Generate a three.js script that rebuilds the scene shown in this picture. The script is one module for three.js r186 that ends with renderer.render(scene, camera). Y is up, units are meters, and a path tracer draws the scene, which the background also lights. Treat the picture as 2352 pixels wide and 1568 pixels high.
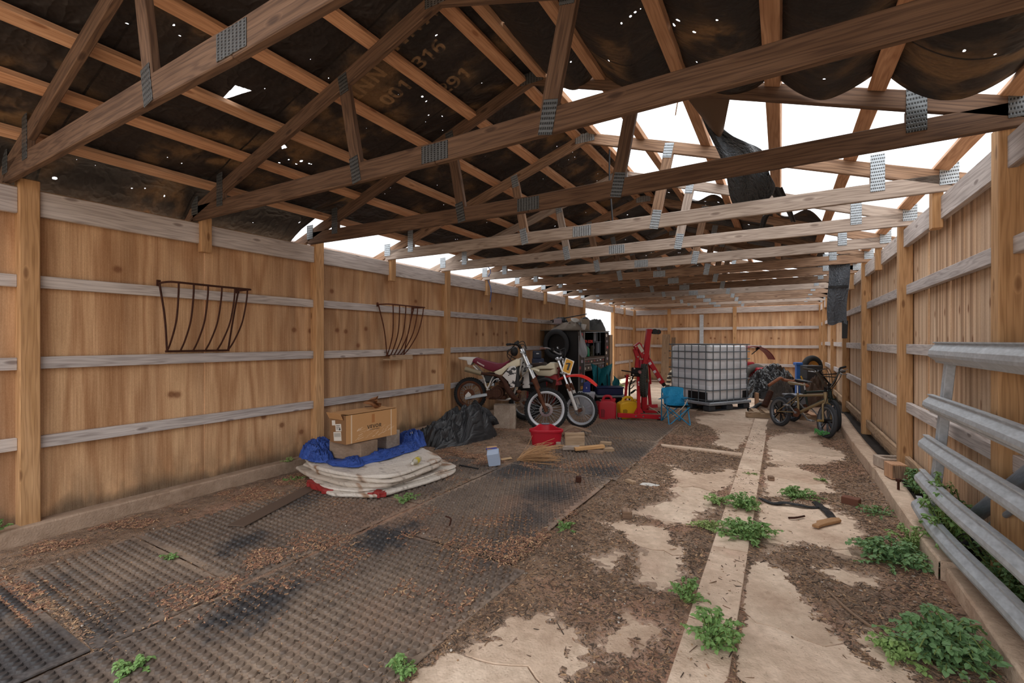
import * as THREE from 'three';
import { mergeGeometries, toCreasedNormals } from 'three/addons/utils/BufferGeometryUtils.js';

// ---------------------------------------------------------------- camera, sky, exposure
// axes: X to the right across the shed, Y up, -Z along the shed (d = -z is the distance down the shed)
const CAM_H = 1.35, YAW = 0.529, FOCAL = 1056;
const scene = new THREE.Scene();
const camera = new THREE.PerspectiveCamera(2 * Math.atan(784 / FOCAL) * 180 / Math.PI, 1.5, 0.05, 200);
camera.position.set(0, CAM_H, 0);
camera.rotation.order = 'YXZ';
camera.rotation.y = YAW; camera.rotation.x = -2 / FOCAL;
const renderer = new THREE.WebGLRenderer({ antialias: true });
renderer.toneMapping = THREE.LinearToneMapping;
renderer.toneMappingExposure = 3.6;
renderer.shadowMap.enabled = true;
renderer.outputColorSpace = THREE.SRGBColorSpace;
{ // overcast sky: the standard overcast distribution, zenith three times the horizon
  const w = 128, h = 64, data = new Float32Array(w * h * 4);
  for (let j = 0; j < h; j++) for (let i = 0; i < w; i++) {
    const el = ((j + 0.5) / h - 0.5) * Math.PI, s = Math.max(0, Math.sin(el));
    const L = (1 + 2 * s) / 3 * 1.15, k = (j * w + i) * 4;
    data[k] = L * 0.985; data[k + 1] = L; data[k + 2] = L * 1.02; data[k + 3] = 1;
  }
  const t = new THREE.DataTexture(data, w, h, THREE.RGBAFormat, THREE.FloatType);
  t.mapping = THREE.EquirectangularReflectionMapping; t.colorSpace = THREE.LinearSRGBColorSpace;
  t.magFilter = t.minFilter = THREE.LinearFilter; t.needsUpdate = true;
  scene.background = t; scene.environment = t;
}

// ---------------------------------------------------------------- random, noise
const rng = (seed) => () => { seed = (seed + 0x6D2B79F5) | 0; let t = Math.imul(seed ^ (seed >>> 15), 1 | seed); t = (t + Math.imul(t ^ (t >>> 7), 61 | t)) ^ t; return ((t ^ (t >>> 14)) >>> 0) / 4294967296; };
const R = rng(20240611);
const rr = (a, b) => a + (b - a) * R();
const hash = (x, y) => { let h = Math.imul(x, 374761393) ^ Math.imul(y, 668265263); h = Math.imul(h ^ (h >>> 13), 1274126177); return ((h ^ (h >>> 16)) >>> 0) / 4294967296; };
function vn(x, y, px = 0, py = 0) { // value noise 0..1, optional integer periods
  let xi = Math.floor(x), yi = Math.floor(y); const fx = x - xi, fy = y - yi;
  let x1 = xi + 1, y1 = yi + 1;
  if (px) { xi = ((xi % px) + px) % px; x1 = ((x1 % px) + px) % px; }
  if (py) { yi = ((yi % py) + py) % py; y1 = ((y1 % py) + py) % py; }
  const u = fx * fx * (3 - 2 * fx), v = fy * fy * (3 - 2 * fy);
  const a = hash(xi, yi), b = hash(x1, yi), c = hash(xi, y1), d = hash(x1, y1);
  return a + (b - a) * u + (c - a + (a - b - c + d) * u) * v;
}
function fbm(x, y, o = 4, px = 0, py = 0) { let s = 0, a = 0.5, n = 0; for (let i = 0; i < o; i++) { s += a * vn(x + i * 17.3 * (px ? 0 : 1), y + i * 9.1 * (py ? 0 : 1), px, py); n += a; x *= 2; y *= 2; px *= 2; py *= 2; a *= 0.5; } return s / n; }
const sm = (a, b, x) => { const t = Math.min(1, Math.max(0, (x - a) / (b - a))); return t * t * (3 - 2 * t); };
const cl = (x, a = 0, b = 1) => Math.min(b, Math.max(a, x));
const mixc = (a, b, t) => [a[0] + (b[0] - a[0]) * t, a[1] + (b[1] - a[1]) * t, a[2] + (b[2] - a[2]) * t];

// ---------------------------------------------------------------- textures
function tex(w, h, f, srgb = true, alpha = false) {
  const d = new Uint8Array(w * h * 4);
  for (let j = 0; j < h; j++) for (let i = 0; i < w; i++) {
    const c = f(i / w, j / h), k = (j * w + i) * 4;
    d[k] = cl(c[0], 0, 255); d[k + 1] = cl(c[1], 0, 255); d[k + 2] = cl(c[2], 0, 255); d[k + 3] = alpha ? c[3] : 255;
  }
  const t = new THREE.DataTexture(d, w, h, THREE.RGBAFormat, THREE.UnsignedByteType);
  t.wrapS = t.wrapT = THREE.RepeatWrapping; t.magFilter = THREE.LinearFilter; t.minFilter = THREE.LinearMipmapLinearFilter; t.generateMipmaps = true;
  t.colorSpace = srgb ? THREE.SRGBColorSpace : THREE.NoColorSpace; t.needsUpdate = true;
  return t;
}
const gray = (w, h, f) => tex(w, h, (u, v) => { const g = f(u, v) * 255; return [g, g, g]; }, false);
function rep(t, x, y) { const c = t.clone(); c.repeat.set(x, y); c.needsUpdate = true; return c; }
function canvasTex(w, h, draw) {
  const c = document.createElement('canvas'); c.width = w; c.height = h; const g = c.getContext('2d'); draw(g, w, h);
  const t = new THREE.CanvasTexture(c); t.colorSpace = THREE.SRGBColorSpace; t.magFilter = THREE.LinearFilter; return t;
}
const std = (color, roughness = 0.8, o = {}) => new THREE.MeshStandardMaterial({ color, roughness, metalness: 0, ...o });
// sawn lumber: u runs 2 m along the grain, v runs 0.25 m across it
const lumberTex = (base, dark, amt, seed, crack = 0.5) => tex(1024, 256, (u, v) => {
  const warp = fbm(u * 4 + seed, v * 6, 3, 4, 6) * 2.2 + fbm(u * 12, v * 40 + seed, 2, 12, 40) * 0.35;
  const ring = 0.5 + 0.5 * Math.sin((v * 9 + warp * 1.5) * 6.283);
  const fine = fbm(u * 16, v * 128 + seed, 2, 16, 128);
  let t = (Math.pow(ring, 2.2) * 0.55 + fine * 0.55) * amt;
  const cr = vn(u * 6 + seed * 3, v * 60, 6, 60); if (cr > 0.93) t += crack * (cr - 0.93) * 10;
  const kx = ((u * 3 + seed * 0.37) % 1) - 0.5, ky = v - 0.35 - 0.3 * hash(Math.floor(u * 3 + seed * 0.37), seed), kd = Math.hypot(kx * 0.67 * 3, ky * 2.2);
  if (kd < 0.16) t = t * 0.6 + 0.75 * sm(0.16, 0.05, kd);
  const c = mixc(base, dark, cl(t)); const n = (fbm(u * 8, v * 8 + seed, 3, 8, 8) - 0.5) * 36;
  return [c[0] + n, c[1] + n, c[2] + n];
});
const lumberMat = (base, dark, amt, seed, rough = 0.85, crack) => { const t = lumberTex(base, dark, amt, seed, crack); t.repeat.set(0.5, 4); const m = std(0xffffff, rough, { map: t }); return m; };
const tint = (m, r, g, b) => { const c = m.clone(); c.color = new THREE.Color().setRGB(r, g, b); return c; };
const M = {};
M.purlin = lumberMat([206, 164, 130], [150, 106, 76], 0.6, 3);
M.truss = lumberMat([164, 136, 112], [96, 74, 60], 0.85, 5);
M.truss2 = lumberMat([186, 170, 156], [122, 106, 96], 0.75, 8);
M.girt = lumberMat([206, 198, 194], [132, 120, 116], 0.55, 11, 0.9, 1.2);
M.post = lumberMat([206, 164, 118], [140, 102, 68], 0.55, 14);
M.plank = lumberMat([192, 164, 134], [118, 94, 72], 0.7, 17);
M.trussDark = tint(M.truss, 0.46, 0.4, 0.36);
M.trusses = [M.truss, tint(M.truss, 0.9, 0.88, 0.86), tint(M.truss, 1.08, 1.02, 0.96), M.truss2];
M.purlins = [M.purlin, tint(M.purlin, 0.92, 0.9, 0.88), tint(M.purlin, 1.06, 1.0, 0.95)];
M.girts = [M.girt, tint(M.girt, 0.9, 0.9, 0.91), tint(M.girt, 1.05, 1.03, 1.0)];
M.posts = [M.post, tint(M.post, 0.92, 0.9, 0.88), tint(M.post, 1.04, 1.02, 1.0)];
// rotary cut plywood sheet 1.1 x 2.2 m
const plyTex = (seed, streak, w = 512, h = 1024, wet = 1, hi = [208, 167, 126], lo = [164, 118, 80], sf = 1.3) => tex(w, h, (u, v) => {
  const x = u * 4.4, y = v * 2.2;
  const wx = fbm(x * 0.9 + seed, y * 0.5 + seed * 2, 3) * 3 + fbm(x * 3, y * 1.1 + seed, 2) * 0.6;
  const ring = 0.5 + 0.5 * Math.sin((x * 0.4 + wx * 1.25) * 6.283);
  const fine = fbm(x * 34, y * 2.5 + seed, 3);
  let c = mixc(hi, lo, cl(Math.pow(ring, 1.6) * 0.55 + fine * 0.55 - 0.18));
  const s = fbm(x * sf + seed * 5, y * 0.3, 3), s2 = sm(0.5, 0.82, s) * streak;
  c = mixc(c, [136, 104, 78], s2 * 0.8);
  const bl = sm(0.62, 0.8, fbm(x * 0.8 + seed * 7, y * 0.8, 4)); c = mixc(c, [128, 86, 52], bl * 0.3);
  const pale = sm(0.55, 0.8, fbm(x * 1.4 + seed * 9, y * 0.4 + 3, 3)); c = mixc(c, [216, 178, 136], pale * 0.4);
  const low = v + 0.07 * fbm(x * 2 + seed, 1, 3); // weathering along the foot of the sheet
  c = mixc(c, [104, 84, 62], wet * sm(0.2, 0.07, low) * 0.3 * sm(0.35, 0.6, fbm(x * 3 + seed, y * 5, 4)));
  c = mixc(c, [54, 46, 38], wet * sm(0.09, 0.04, low) * 0.5);
  for (let k = 0; k < 6; k++) { // knots
    const kx = hash(k, seed * 13 + 1), ky = hash(k, seed * 13 + 2), q = Math.hypot((u - kx) * 1.1, (v - ky) * 2.2);
    if (q < 0.05) { const rg = 0.5 + 0.5 * Math.sin(q * 700); c = mixc(c, [104, 60, 32], sm(0.034, 0.012, q) * 0.5 + sm(0.05, 0.02, q) * rg * 0.28); }
  }
  const n = (vn(u * 900, v * 300) - 0.5) * 16 + (vn(u * 260, v * 14 + seed) - 0.5) * 20;
  return [c[0] + n, c[1] + n, c[2] + n];
});
M.ply = [1, 2, 3].map(k => std(0xffffff, 0.78, { map: plyTex(k * 3.1, [0.35, 0.6, 0.9][k - 1]) }));
M.board = [std(0xffffff, 0.85, { map: plyTex(31, 1, 256, 1024, 0.5, [224, 196, 166], [176, 142, 112], 3) }), std(0xffffff, 0.85, { map: plyTex(37, 1.1, 256, 1024, 0.5, [218, 190, 162], [168, 136, 108], 3) })];
M.board.push(tint(M.board[0], 0.95, 0.91, 0.88));
// concrete, one metre tile
const concT = tex(1024, 1024, (u, v) => {
  const a = fbm(u * 5, v * 5, 5, 5, 5), b = fbm(u * 40, v * 40, 3, 40, 40), sp = vn(u * 220, v * 220, 220, 220);
  let c = mixc([218, 196, 174], [182, 156, 134], cl(a * 1.5 - 0.3)); c = mixc(c, [198, 160, 140], sm(0.55, 0.75, fbm(u * 3 + 0.0, v * 3, 3, 3, 3)) * 0.35);
  const n = (b - 0.5) * 40 + (sp > 0.9 ? -26 : sp < 0.06 ? 16 : 0); return [c[0] + n, c[1] + n, c[2] + n];
});
const concB = gray(512, 512, (u, v) => 0.6 * fbm(u * 24, v * 24, 4, 24, 24) + 0.4 * vn(u * 180, v * 180, 180, 180));
concT.repeat.set(0.8, 0.8); concB.repeat.set(0.8, 0.8);
M.conc = std(0xffffff, 0.92, { map: concT, bumpMap: concB, bumpScale: 0.004 });
M.concs = [M.conc, tint(M.conc, 0.93, 0.9, 0.88), tint(M.conc, 1.04, 1.03, 1.03)];
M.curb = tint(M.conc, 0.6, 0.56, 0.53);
M.block = std(0xffffff, 0.95, { map: rep(concT, 2, 2), bumpMap: rep(concB, 3, 3), bumpScale: 0.006, color: new THREE.Color(0.72, 0.75, 0.79) });
M.blockD = tint(M.block, 0.5, 0.46, 0.43);
const galvT = tex(256, 256, (u, v) => { const a = fbm(u * 9, v * 9, 3, 9, 9), b = vn(u * 30, v * 30, 30, 30); const g = 190 + (a - 0.5) * 36 + (b - 0.5) * 14; return [g * 0.97, g, g * 1.03]; });
galvT.repeat.set(3, 3);
M.galv = std(0xffffff, 0.45, { map: galvT, metalness: 0.35 });
const plateB = gray(128, 128, (u, v) => { const a = (u * 6) % 1, b = (v * 12 + (Math.floor(u * 6) % 2) * 0.5) % 1; return (a > 0.25 && a < 0.75 && b > 0.2 && b < 0.8) ? 0.1 : 0.9; });
const plateT = tex(128, 128, (u, v) => { const a = (u * 6) % 1, b = (v * 12 + (Math.floor(u * 6) % 2) * 0.5) % 1; const s = a > 0.3 && a < 0.7 && b > 0.25 && b < 0.75; const g = s ? 70 : 176 + 30 * (fbm(u * 8, v * 8, 2, 8, 8) - 0.5); return [g * 0.96, g, g * 1.03]; });
plateB.repeat.set(7, 7); plateT.repeat.set(7, 7);
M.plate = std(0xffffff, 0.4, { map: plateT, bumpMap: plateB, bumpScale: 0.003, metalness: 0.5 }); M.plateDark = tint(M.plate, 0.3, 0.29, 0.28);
M.black = std(0x16171a, 0.55); M.rubber = std(0x1d1e20, 0.85); M.blackMetal = std(0x1b1b1d, 0.4, { metalness: 0.6 });
const rustT = tex(256, 256, (u, v) => { const a = fbm(u * 6, v * 6, 4, 6, 6); const c = mixc([124, 74, 46], [70, 40, 28], a * 1.4 - 0.2); const n = (vn(u * 60, v * 60, 60, 60) - 0.5) * 30; return [c[0] + n, c[1] + n, c[2] + n]; });
rustT.repeat.set(4, 4); M.rust = std(0xffffff, 0.8, { map: rustT, metalness: 0.3 }); M.darkRust = tint(M.rust, 0.4, 0.32, 0.3);
M.chrome = std(0xc9ccd0, 0.22, { metalness: 0.95 }); M.alu = std(0xa9adb2, 0.4, { metalness: 0.8 });
M.red = std(0xb41222, 0.42); M.redP = std(0xb5152a, 0.5); M.yellow = std(0xd9a60a, 0.5);
// crumpled sheet plastic
const crinB = gray(512, 512, (u, v) => { const a = fbm(u * 6, v * 6, 4, 6, 6), b = fbm(u * 12 + a * 2, v * 12, 3, 12, 12); return 0.5 * Math.abs(2 * a - 1) + 0.5 * Math.abs(2 * b - 1); });
M.tarpBlack = std(0x2a2b2e, 0.42, { bumpMap: rep(crinB, 1.5, 1.5), bumpScale: 0.02 });
M.plasticBlack = std(0x121214, 0.22, { bumpMap: rep(crinB, 2, 2), bumpScale: 0.02 });
M.tarpBlue = std(0x2d50a2, 0.5, { bumpMap: rep(crinB, 3, 3), bumpScale: 0.015 });

// ---------------------------------------------------------------- geometry helpers (all non-indexed, with uv)
const V = (x, y, z) => new THREE.Vector3(x, y, z);
const W = (X, Y, d) => new THREE.Vector3(X, Y, -d);
function fin(g) { if (g.index) g = g.toNonIndexed(); for (const k of Object.keys(g.attributes)) if (!['position', 'normal', 'uv'].includes(k)) g.deleteAttribute(k); g.morphAttributes = {}; return g; }
function uvm(g, axis = 0, ou = R() * 7, ov = R() * 7) { // uv in metres: u along the given axis, v across
  const p = g.attributes.position, n = p.count, uv = new Float32Array(n * 2), a = V(), b = V(), c = V();
  for (let i = 0; i < n; i += 3) {
    a.fromBufferAttribute(p, i); b.fromBufferAttribute(p, i + 1); c.fromBufferAttribute(p, i + 2);
    const nn = b.clone().sub(a).cross(c.clone().sub(a)), m = [Math.abs(nn.x), Math.abs(nn.y), Math.abs(nn.z)];
    const k = m.indexOf(Math.max(...m)); let ua, va;
    if (k === axis) { ua = (axis + 1) % 3; va = (axis + 2) % 3; } else { ua = axis; va = 3 - axis - k; }
    [a, b, c].forEach((q, j) => { const e = [q.x, q.y, q.z]; uv[(i + j) * 2] = e[ua] * (k === axis ? 0.3 : 1) + ou; uv[(i + j) * 2 + 1] = e[va] + ov + k * 0.11; });
  }
  g.setAttribute('uv', new THREE.BufferAttribute(uv, 2)); return g;
}
function xf(g, x = 0, y = 0, z = 0, rx = 0, ry = 0, rz = 0) { g.applyMatrix4(new THREE.Matrix4().compose(V(x, y, z), new THREE.Quaternion().setFromEuler(new THREE.Euler(rx, ry, rz, 'YXZ')), V(1, 1, 1))); return g; }
function box(w, h, d, x = 0, y = 0, z = 0, o = {}) { // chamfered box, centred at x,y,z
  const b = Math.min(o.b ?? 0.003, w * 0.4, h * 0.4, d * 0.4), a = [w / 2, h / 2, d / 2], P = [];
  const pt = (s, k) => s.map((q, i) => q * (i === k ? a[i] : a[i] - b));
  const tri = (p, q, r) => { const n = [(q[1] - p[1]) * (r[2] - p[2]) - (q[2] - p[2]) * (r[1] - p[1]), (q[2] - p[2]) * (r[0] - p[0]) - (q[0] - p[0]) * (r[2] - p[2]), (q[0] - p[0]) * (r[1] - p[1]) - (q[1] - p[1]) * (r[0] - p[0])]; const out = n[0] * p[0] + n[1] * p[1] + n[2] * p[2] > 0; P.push(...p, ...(out ? q : r), ...(out ? r : q)); };
  const quad = (p, q, r, s) => { tri(p, q, r); tri(p, r, s); };
  for (let k = 0; k < 3; k++) for (const s of [-1, 1]) { const l = (k + 1) % 3, m = (k + 2) % 3, c = (i, j) => { const e = [0, 0, 0]; e[k] = s; e[l] = i; e[m] = j; return pt(e, k); }; quad(c(-1, -1), c(1, -1), c(1, 1), c(-1, 1)); }
  for (let k = 0; k < 3; k++) { const l = (k + 1) % 3, m = (k + 2) % 3; for (const s of [-1, 1]) for (const t of [-1, 1]) { const e = (q, f) => { const v = [0, 0, 0]; v[k] = s; v[l] = t; v[m] = q; return pt(v, f); }; quad(e(-1, k), e(1, k), e(1, l), e(-1, l)); } }
  for (const i of [-1, 1]) for (const j of [-1, 1]) for (const k of [-1, 1]) { const e = [i, j, k]; tri(pt(e, 0), pt(e, 1), pt(e, 2)); }
  const g = new THREE.BufferGeometry(); g.setAttribute('position', new THREE.Float32BufferAttribute(P, 3)); g.computeVertexNormals();
  uvm(g, o.ax ?? a.indexOf(Math.max(...a)), o.ou, o.ov);
  return xf(g, x, y, z, o.rx, o.ry, o.rz);
}
function basis(g, p, q, up = V(0, 1, 0)) { // maps local x to p->q, centred between
  const x = q.clone().sub(p).normalize(); let z = x.clone().cross(up); if (z.lengthSq() < 1e-6) z = x.clone().cross(V(0, 0, 1)); z.normalize(); const y = z.clone().cross(x);
  const m = new THREE.Matrix4().makeBasis(x, y, z); m.setPosition(p.clone().add(q).multiplyScalar(0.5)); g.applyMatrix4(m); return g;
}
const beam = (p, q, h, t, o = {}) => basis(box(p.distanceTo(q), h, t, 0, 0, 0, { ax: 0, ...o }), p, q, o.up);
const cyl = (p, q, r, r2 = r, n = 10, open = false) => { const g = fin(new THREE.CylinderGeometry(r2, r, p.distanceTo(q), n, 1, open)); g.rotateZ(-Math.PI / 2); return basis(g, p, q); };
const tube = (pts, r, n = 8, closed = false, seg) => fin(new THREE.TubeGeometry(new THREE.CatmullRomCurve3(pts, closed, 'catmullrom', 0.5), seg || pts.length * 5, r, n, closed));
const lathe = (pts, n = 24) => fin(new THREE.LatheGeometry(pts.map(p => new THREE.Vector2(...p)), n));
const sph = (r, x, y, z, sx = 1, sy = 1, sz = 1, n = 14) => { const g = fin(new THREE.SphereGeometry(r, n, Math.round(n * 0.7))); g.scale(sx, sy, sz); return xf(g, x, y, z); };
function ext(pts, depth, o = {}) { // outline in x,y, extruded in z and centred
  const s = new THREE.Shape(pts.map(p => new THREE.Vector2(p[0], p[1]))); for (const h of o.holes || []) s.holes.push(new THREE.Path(h.map(p => new THREE.Vector2(...p))));
  const b = o.b ?? 0.004; const g = fin(new THREE.ExtrudeGeometry(s, { depth: Math.max(0.0005, depth - 2 * b), bevelEnabled: b > 0, bevelThickness: b, bevelSize: b, bevelOffset: -b, bevelSegments: o.bs ?? 1, curveSegments: 8 }));
  g.translate(0, 0, -Math.max(0.0005, depth - 2 * b) / 2); return g;
}
const flat = (pts, th, y0, o = {}) => { // plan outline [X,d] extruded upward from y0
  const g = ext(pts.map(p => [p[0], p[1]]), th, { b: 0.004, ...o }); g.rotateX(-Math.PI / 2); g.translate(0, y0 + th / 2, 0); return uvm(g, 0);
};
const spl = (pts, n, closed = true) => new THREE.SplineCurve((closed ? [...pts, pts[0]] : pts).map(p => new THREE.Vector2(...p))).getPoints(n).map(p => [p.x, p.y]);
const crease = (g, a = 0.6) => fin(toCreasedNormals(g, a));
const mg = (l) => l.length === 1 ? l[0] : mergeGeometries(l, false);
function surf(nu, nv, f, thick = 0) { // parametric sheet; with a thickness it is closed on both sides and round its edge
  const P = [], U = []; const pts = [], nor = [];
  for (let j = 0; j <= nv; j++) for (let i = 0; i <= nu; i++) pts.push(f(i / nu, j / nv));
  const id = (i, j) => j * (nu + 1) + i;
  for (let j = 0; j <= nv; j++) for (let i = 0; i <= nu; i++) { const a = pts[id(Math.max(0, i - 1), j)], b = pts[id(Math.min(nu, i + 1), j)], c = pts[id(i, Math.max(0, j - 1))], e = pts[id(i, Math.min(nv, j + 1))]; nor.push(b.clone().sub(a).cross(e.clone().sub(c)).normalize()); }
  const idx = []; const g = new THREE.BufferGeometry();
  const all = [...pts], nn = [...nor]; const uv = []; for (let j = 0; j <= nv; j++) for (let i = 0; i <= nu; i++) uv.push(i / nu, j / nv);
  for (let j = 0; j < nv; j++) for (let i = 0; i < nu; i++) idx.push(id(i, j), id(i + 1, j), id(i + 1, j + 1), id(i, j), id(i + 1, j + 1), id(i, j + 1));
  if (thick) {
    const n0 = pts.length; for (let k = 0; k < n0; k++) { all.push(pts[k].clone().addScaledVector(nor[k], -thick)); nn.push(nor[k].clone().negate()); uv.push(uv[k * 2], uv[k * 2 + 1]); }
    for (let k = 0, L = idx.length; k < L; k += 3) idx.push(idx[k] + n0, idx[k + 2] + n0, idx[k + 1] + n0);
    const rim = (a, b) => idx.push(a, a + n0, b + n0, a, b + n0, b);
    for (let i = 0; i < nu; i++) { rim(id(i, 0), id(i + 1, 0)); rim(id(i + 1, nv), id(i, nv)); } for (let j = 0; j < nv; j++) { rim(id(0, j + 1), id(0, j)); rim(id(nu, j), id(nu, j + 1)); }
  }
  g.setAttribute('position', new THREE.Float32BufferAttribute(all.flatMap(p => [p.x, p.y, p.z]), 3)); g.setAttribute('normal', new THREE.Float32BufferAttribute(nn.flatMap(p => [p.x, p.y, p.z]), 3)); g.setAttribute('uv', new THREE.Float32BufferAttribute(uv, 2)); g.setIndex(idx);
  return fin(g);
}
// ---------------------------------------------------------------- scene objects
const used = {};
const numbered = (n) => { used[n] = (used[n] ?? -1) + 1; return used[n] ? n + '_' + String(used[n]).padStart(3, '0') : n; };
function thing(name, label, category, pos = [0, 0, 0], ry = 0, group) {
  const o = new THREE.Group(); o.name = numbered(name); scene.add(o); o.position.set(pos[0], pos[1], -pos[2]); o.rotation.y = ry;
  o.userData = { label, category }; if (group) o.userData.group = group; return o;
}
const SPLIT = new Set('bolt caster legs hooks hook brake_cable brake_lever control_cables brake_master triple_clamp husk board skid boom_sticker label mast_sticker upright folded_leg edge_strip jack_arm foot axle_peg lower_mast rolled_edge red_corner tail cage_top rear_bar diagonal_pipe casing crate pallet_frame outlet_recess moulded_ribs top_roller hook_chain underframe window_grid carburettor frame chain shaft torn_sheet'.split(' '));
const ONE = { legs: 'leg', hooks: 'hook', control_cables: 'control_cable', hook_chain: 'chain_link', underframe: 'underframe_bar', window_grid: 'grid_bar', moulded_ribs: 'moulded_rib', frame: 'frame_tube' };
function part(name, parent, mat, geos, label) {
  if (Array.isArray(geos) && geos.length > 1 && SPLIT.has(name)) { let m; for (const g of geos) m = part(ONE[name] || name, parent, mat, [g], label); return m; }
  const g = Array.isArray(geos) ? mg(geos) : geos; const m = new THREE.Mesh(g, mat); m.name = name; m.castShadow = m.receiveShadow = true; parent.add(m); if (label) m.userData.label = label; return m;
}
function solo(name, label, category, mat, geos, pos, ry = 0, group) { // a thing that is one mesh
  const m = part(numbered(name), scene, mat, geos); if (pos) m.position.set(pos[0], pos[1], -pos[2]); m.rotation.y = ry; m.userData = { label, category }; if (group) m.userData.group = group; return m;
}
function setting(name) { const o = new THREE.Group(); o.name = name; o.userData.kind = 'structure'; scene.add(o); return o; }
const pick = (a) => a[Math.floor(R() * a.length)];
const turn = (dX, dd) => Math.atan2(dd, dX); // rotation.y that points local x along (dX, dd)
// ================================================================ building shell
const BAY = 2.226, POST0 = 1.071, XL = -4.3, XR = 0.935, DB = 15.7;
const post = (w, x, y0, y1, d, dx = 0.1, dd = 0.1) => part('post', w, pick(M.posts), box(dx, y1 - y0, dd, x, (y0 + y1) / 2, -d, { b: 0.005, ax: 1 }));
// ---- left wall
const wl = setting('wall_left');
{
  const ps = []; for (let k = -1; k <= 4; k++) ps.push(POST0 - 0.05 + k * BAY); ps.push(11.03, 13.45, 15.64);
  for (const d of ps) post(wl, XL - 0.05, 0.12, 2.42, d);
  for (let i = 0; i < ps.length - 1; i++) {
    const a = ps[i] + 0.05, b = ps[i + 1] - 0.05, mid = (a + b) / 2, L = b - a, door = i === 6;
    part('top_plate', wl, pick(M.girts), box(L, 0.17, 0.04, XL - 0.05, 2.275, -mid, { ry: Math.PI / 2, ax: 0 }));
    if (L > 1.5 && i !== 6) part('plate_block', wl, pick(M.posts), box(0.085, 0.3, 0.06, XL - 0.02, 2.265, -(mid - 0.03), { ry: Math.PI / 2 }));
    if (door) continue;
    for (const y of [1.748, 1.2, 0.66]) part('girt', wl, pick(M.girts), box(L, 0.082, 0.04, XL - 0.065, y + rr(-0.006, 0.006), -mid, { ry: Math.PI / 2, ax: 0 }));
    const n = L > 1.5 ? 2 : 1, w = (ps[i + 1] - ps[i]) / n;
    for (let k = 0; k < n; k++) {
      const g = box(w - 0.004, 2.26, 0.013, 0, 0, 0, { b: 0.002 }), p = g.attributes.position, uv = g.attributes.uv;
      for (let q = 0; q < p.count; q++) uv.setXY(q, 0.5 + p.getX(q) / w * 0.96, (p.getY(q) + 1.13) / 2.26);
      xf(g, XL - 0.1 + rr(-0.002, 0.001), 1.25, -(ps[i] + w * (k + 0.5)), 0, Math.PI / 2, 0);
      part('plywood_sheet', wl, M.ply[(i * 2 + k + 1) % 3], g);
    }
  }
  part('fascia_board', wl, M.girt, box(16.4, 0.13, 0.025, -4.66, 2.39, -7.7, { ry: Math.PI / 2, ax: 0 }));
}
// ---- right wall: boards behind girts, standing behind the kerb
const wr = setting('wall_right');
{
  const ps = []; for (let k = 0; k <= 6; k++) ps.push(POST0 - 0.05 + k * BAY); ps[7] = 15.64;
  ps.forEach((d) => post(wr, XR + 0.05, 0.1, 2.42, d));
  for (let i = 0; i < ps.length - 1; i++) {
    const a = ps[i] + 0.05, b = ps[i + 1] - 0.05, mid = (a + b) / 2, L = b - a;
    part('top_plate', wr, pick(M.girts), box(L, 0.16, 0.04, XR + 0.05, 2.28, -mid, { ry: Math.PI / 2, ax: 0 }));
    for (const y of [1.815, 1.27, 0.745]) part('girt', wr, pick(M.girts), box(L, 0.088, 0.04, XR + 0.07, y + rr(-0.006, 0.006), -mid, { ry: Math.PI / 2, ax: 0 }));
    part('skirt_board', wr, M.plank, box(L, 0.1, 0.035, XR + 0.06, 0.25, -mid, { ry: Math.PI / 2, ax: 0 }));
    if (L > 1.5) part('plate_block', wr, pick(M.posts), box(0.085, 0.3, 0.06, XR + 0.015, 2.29, -(mid - 0.03), { ry: Math.PI / 2 }));
  }
  const bw = 0.278;
  for (let d = 0.2; d < DB; d += bw) {
    const g = box(bw - 0.006, 2.3, 0.016, 0, 0, 0, { b: 0.003 }), p = g.attributes.position, uv = g.attributes.uv, o = R();
    for (let q = 0; q < p.count; q++) uv.setXY(q, o + p.getX(q) / bw * 0.5, (p.getY(q) + 1.15) / 2.3);
    xf(g, XR + 0.11 + rr(-0.004, 0.004), 1.2, -(d + bw / 2), 0, Math.PI / 2, 0);
    part('wall_board', wr, pick(M.board), g);
  }
}
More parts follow.
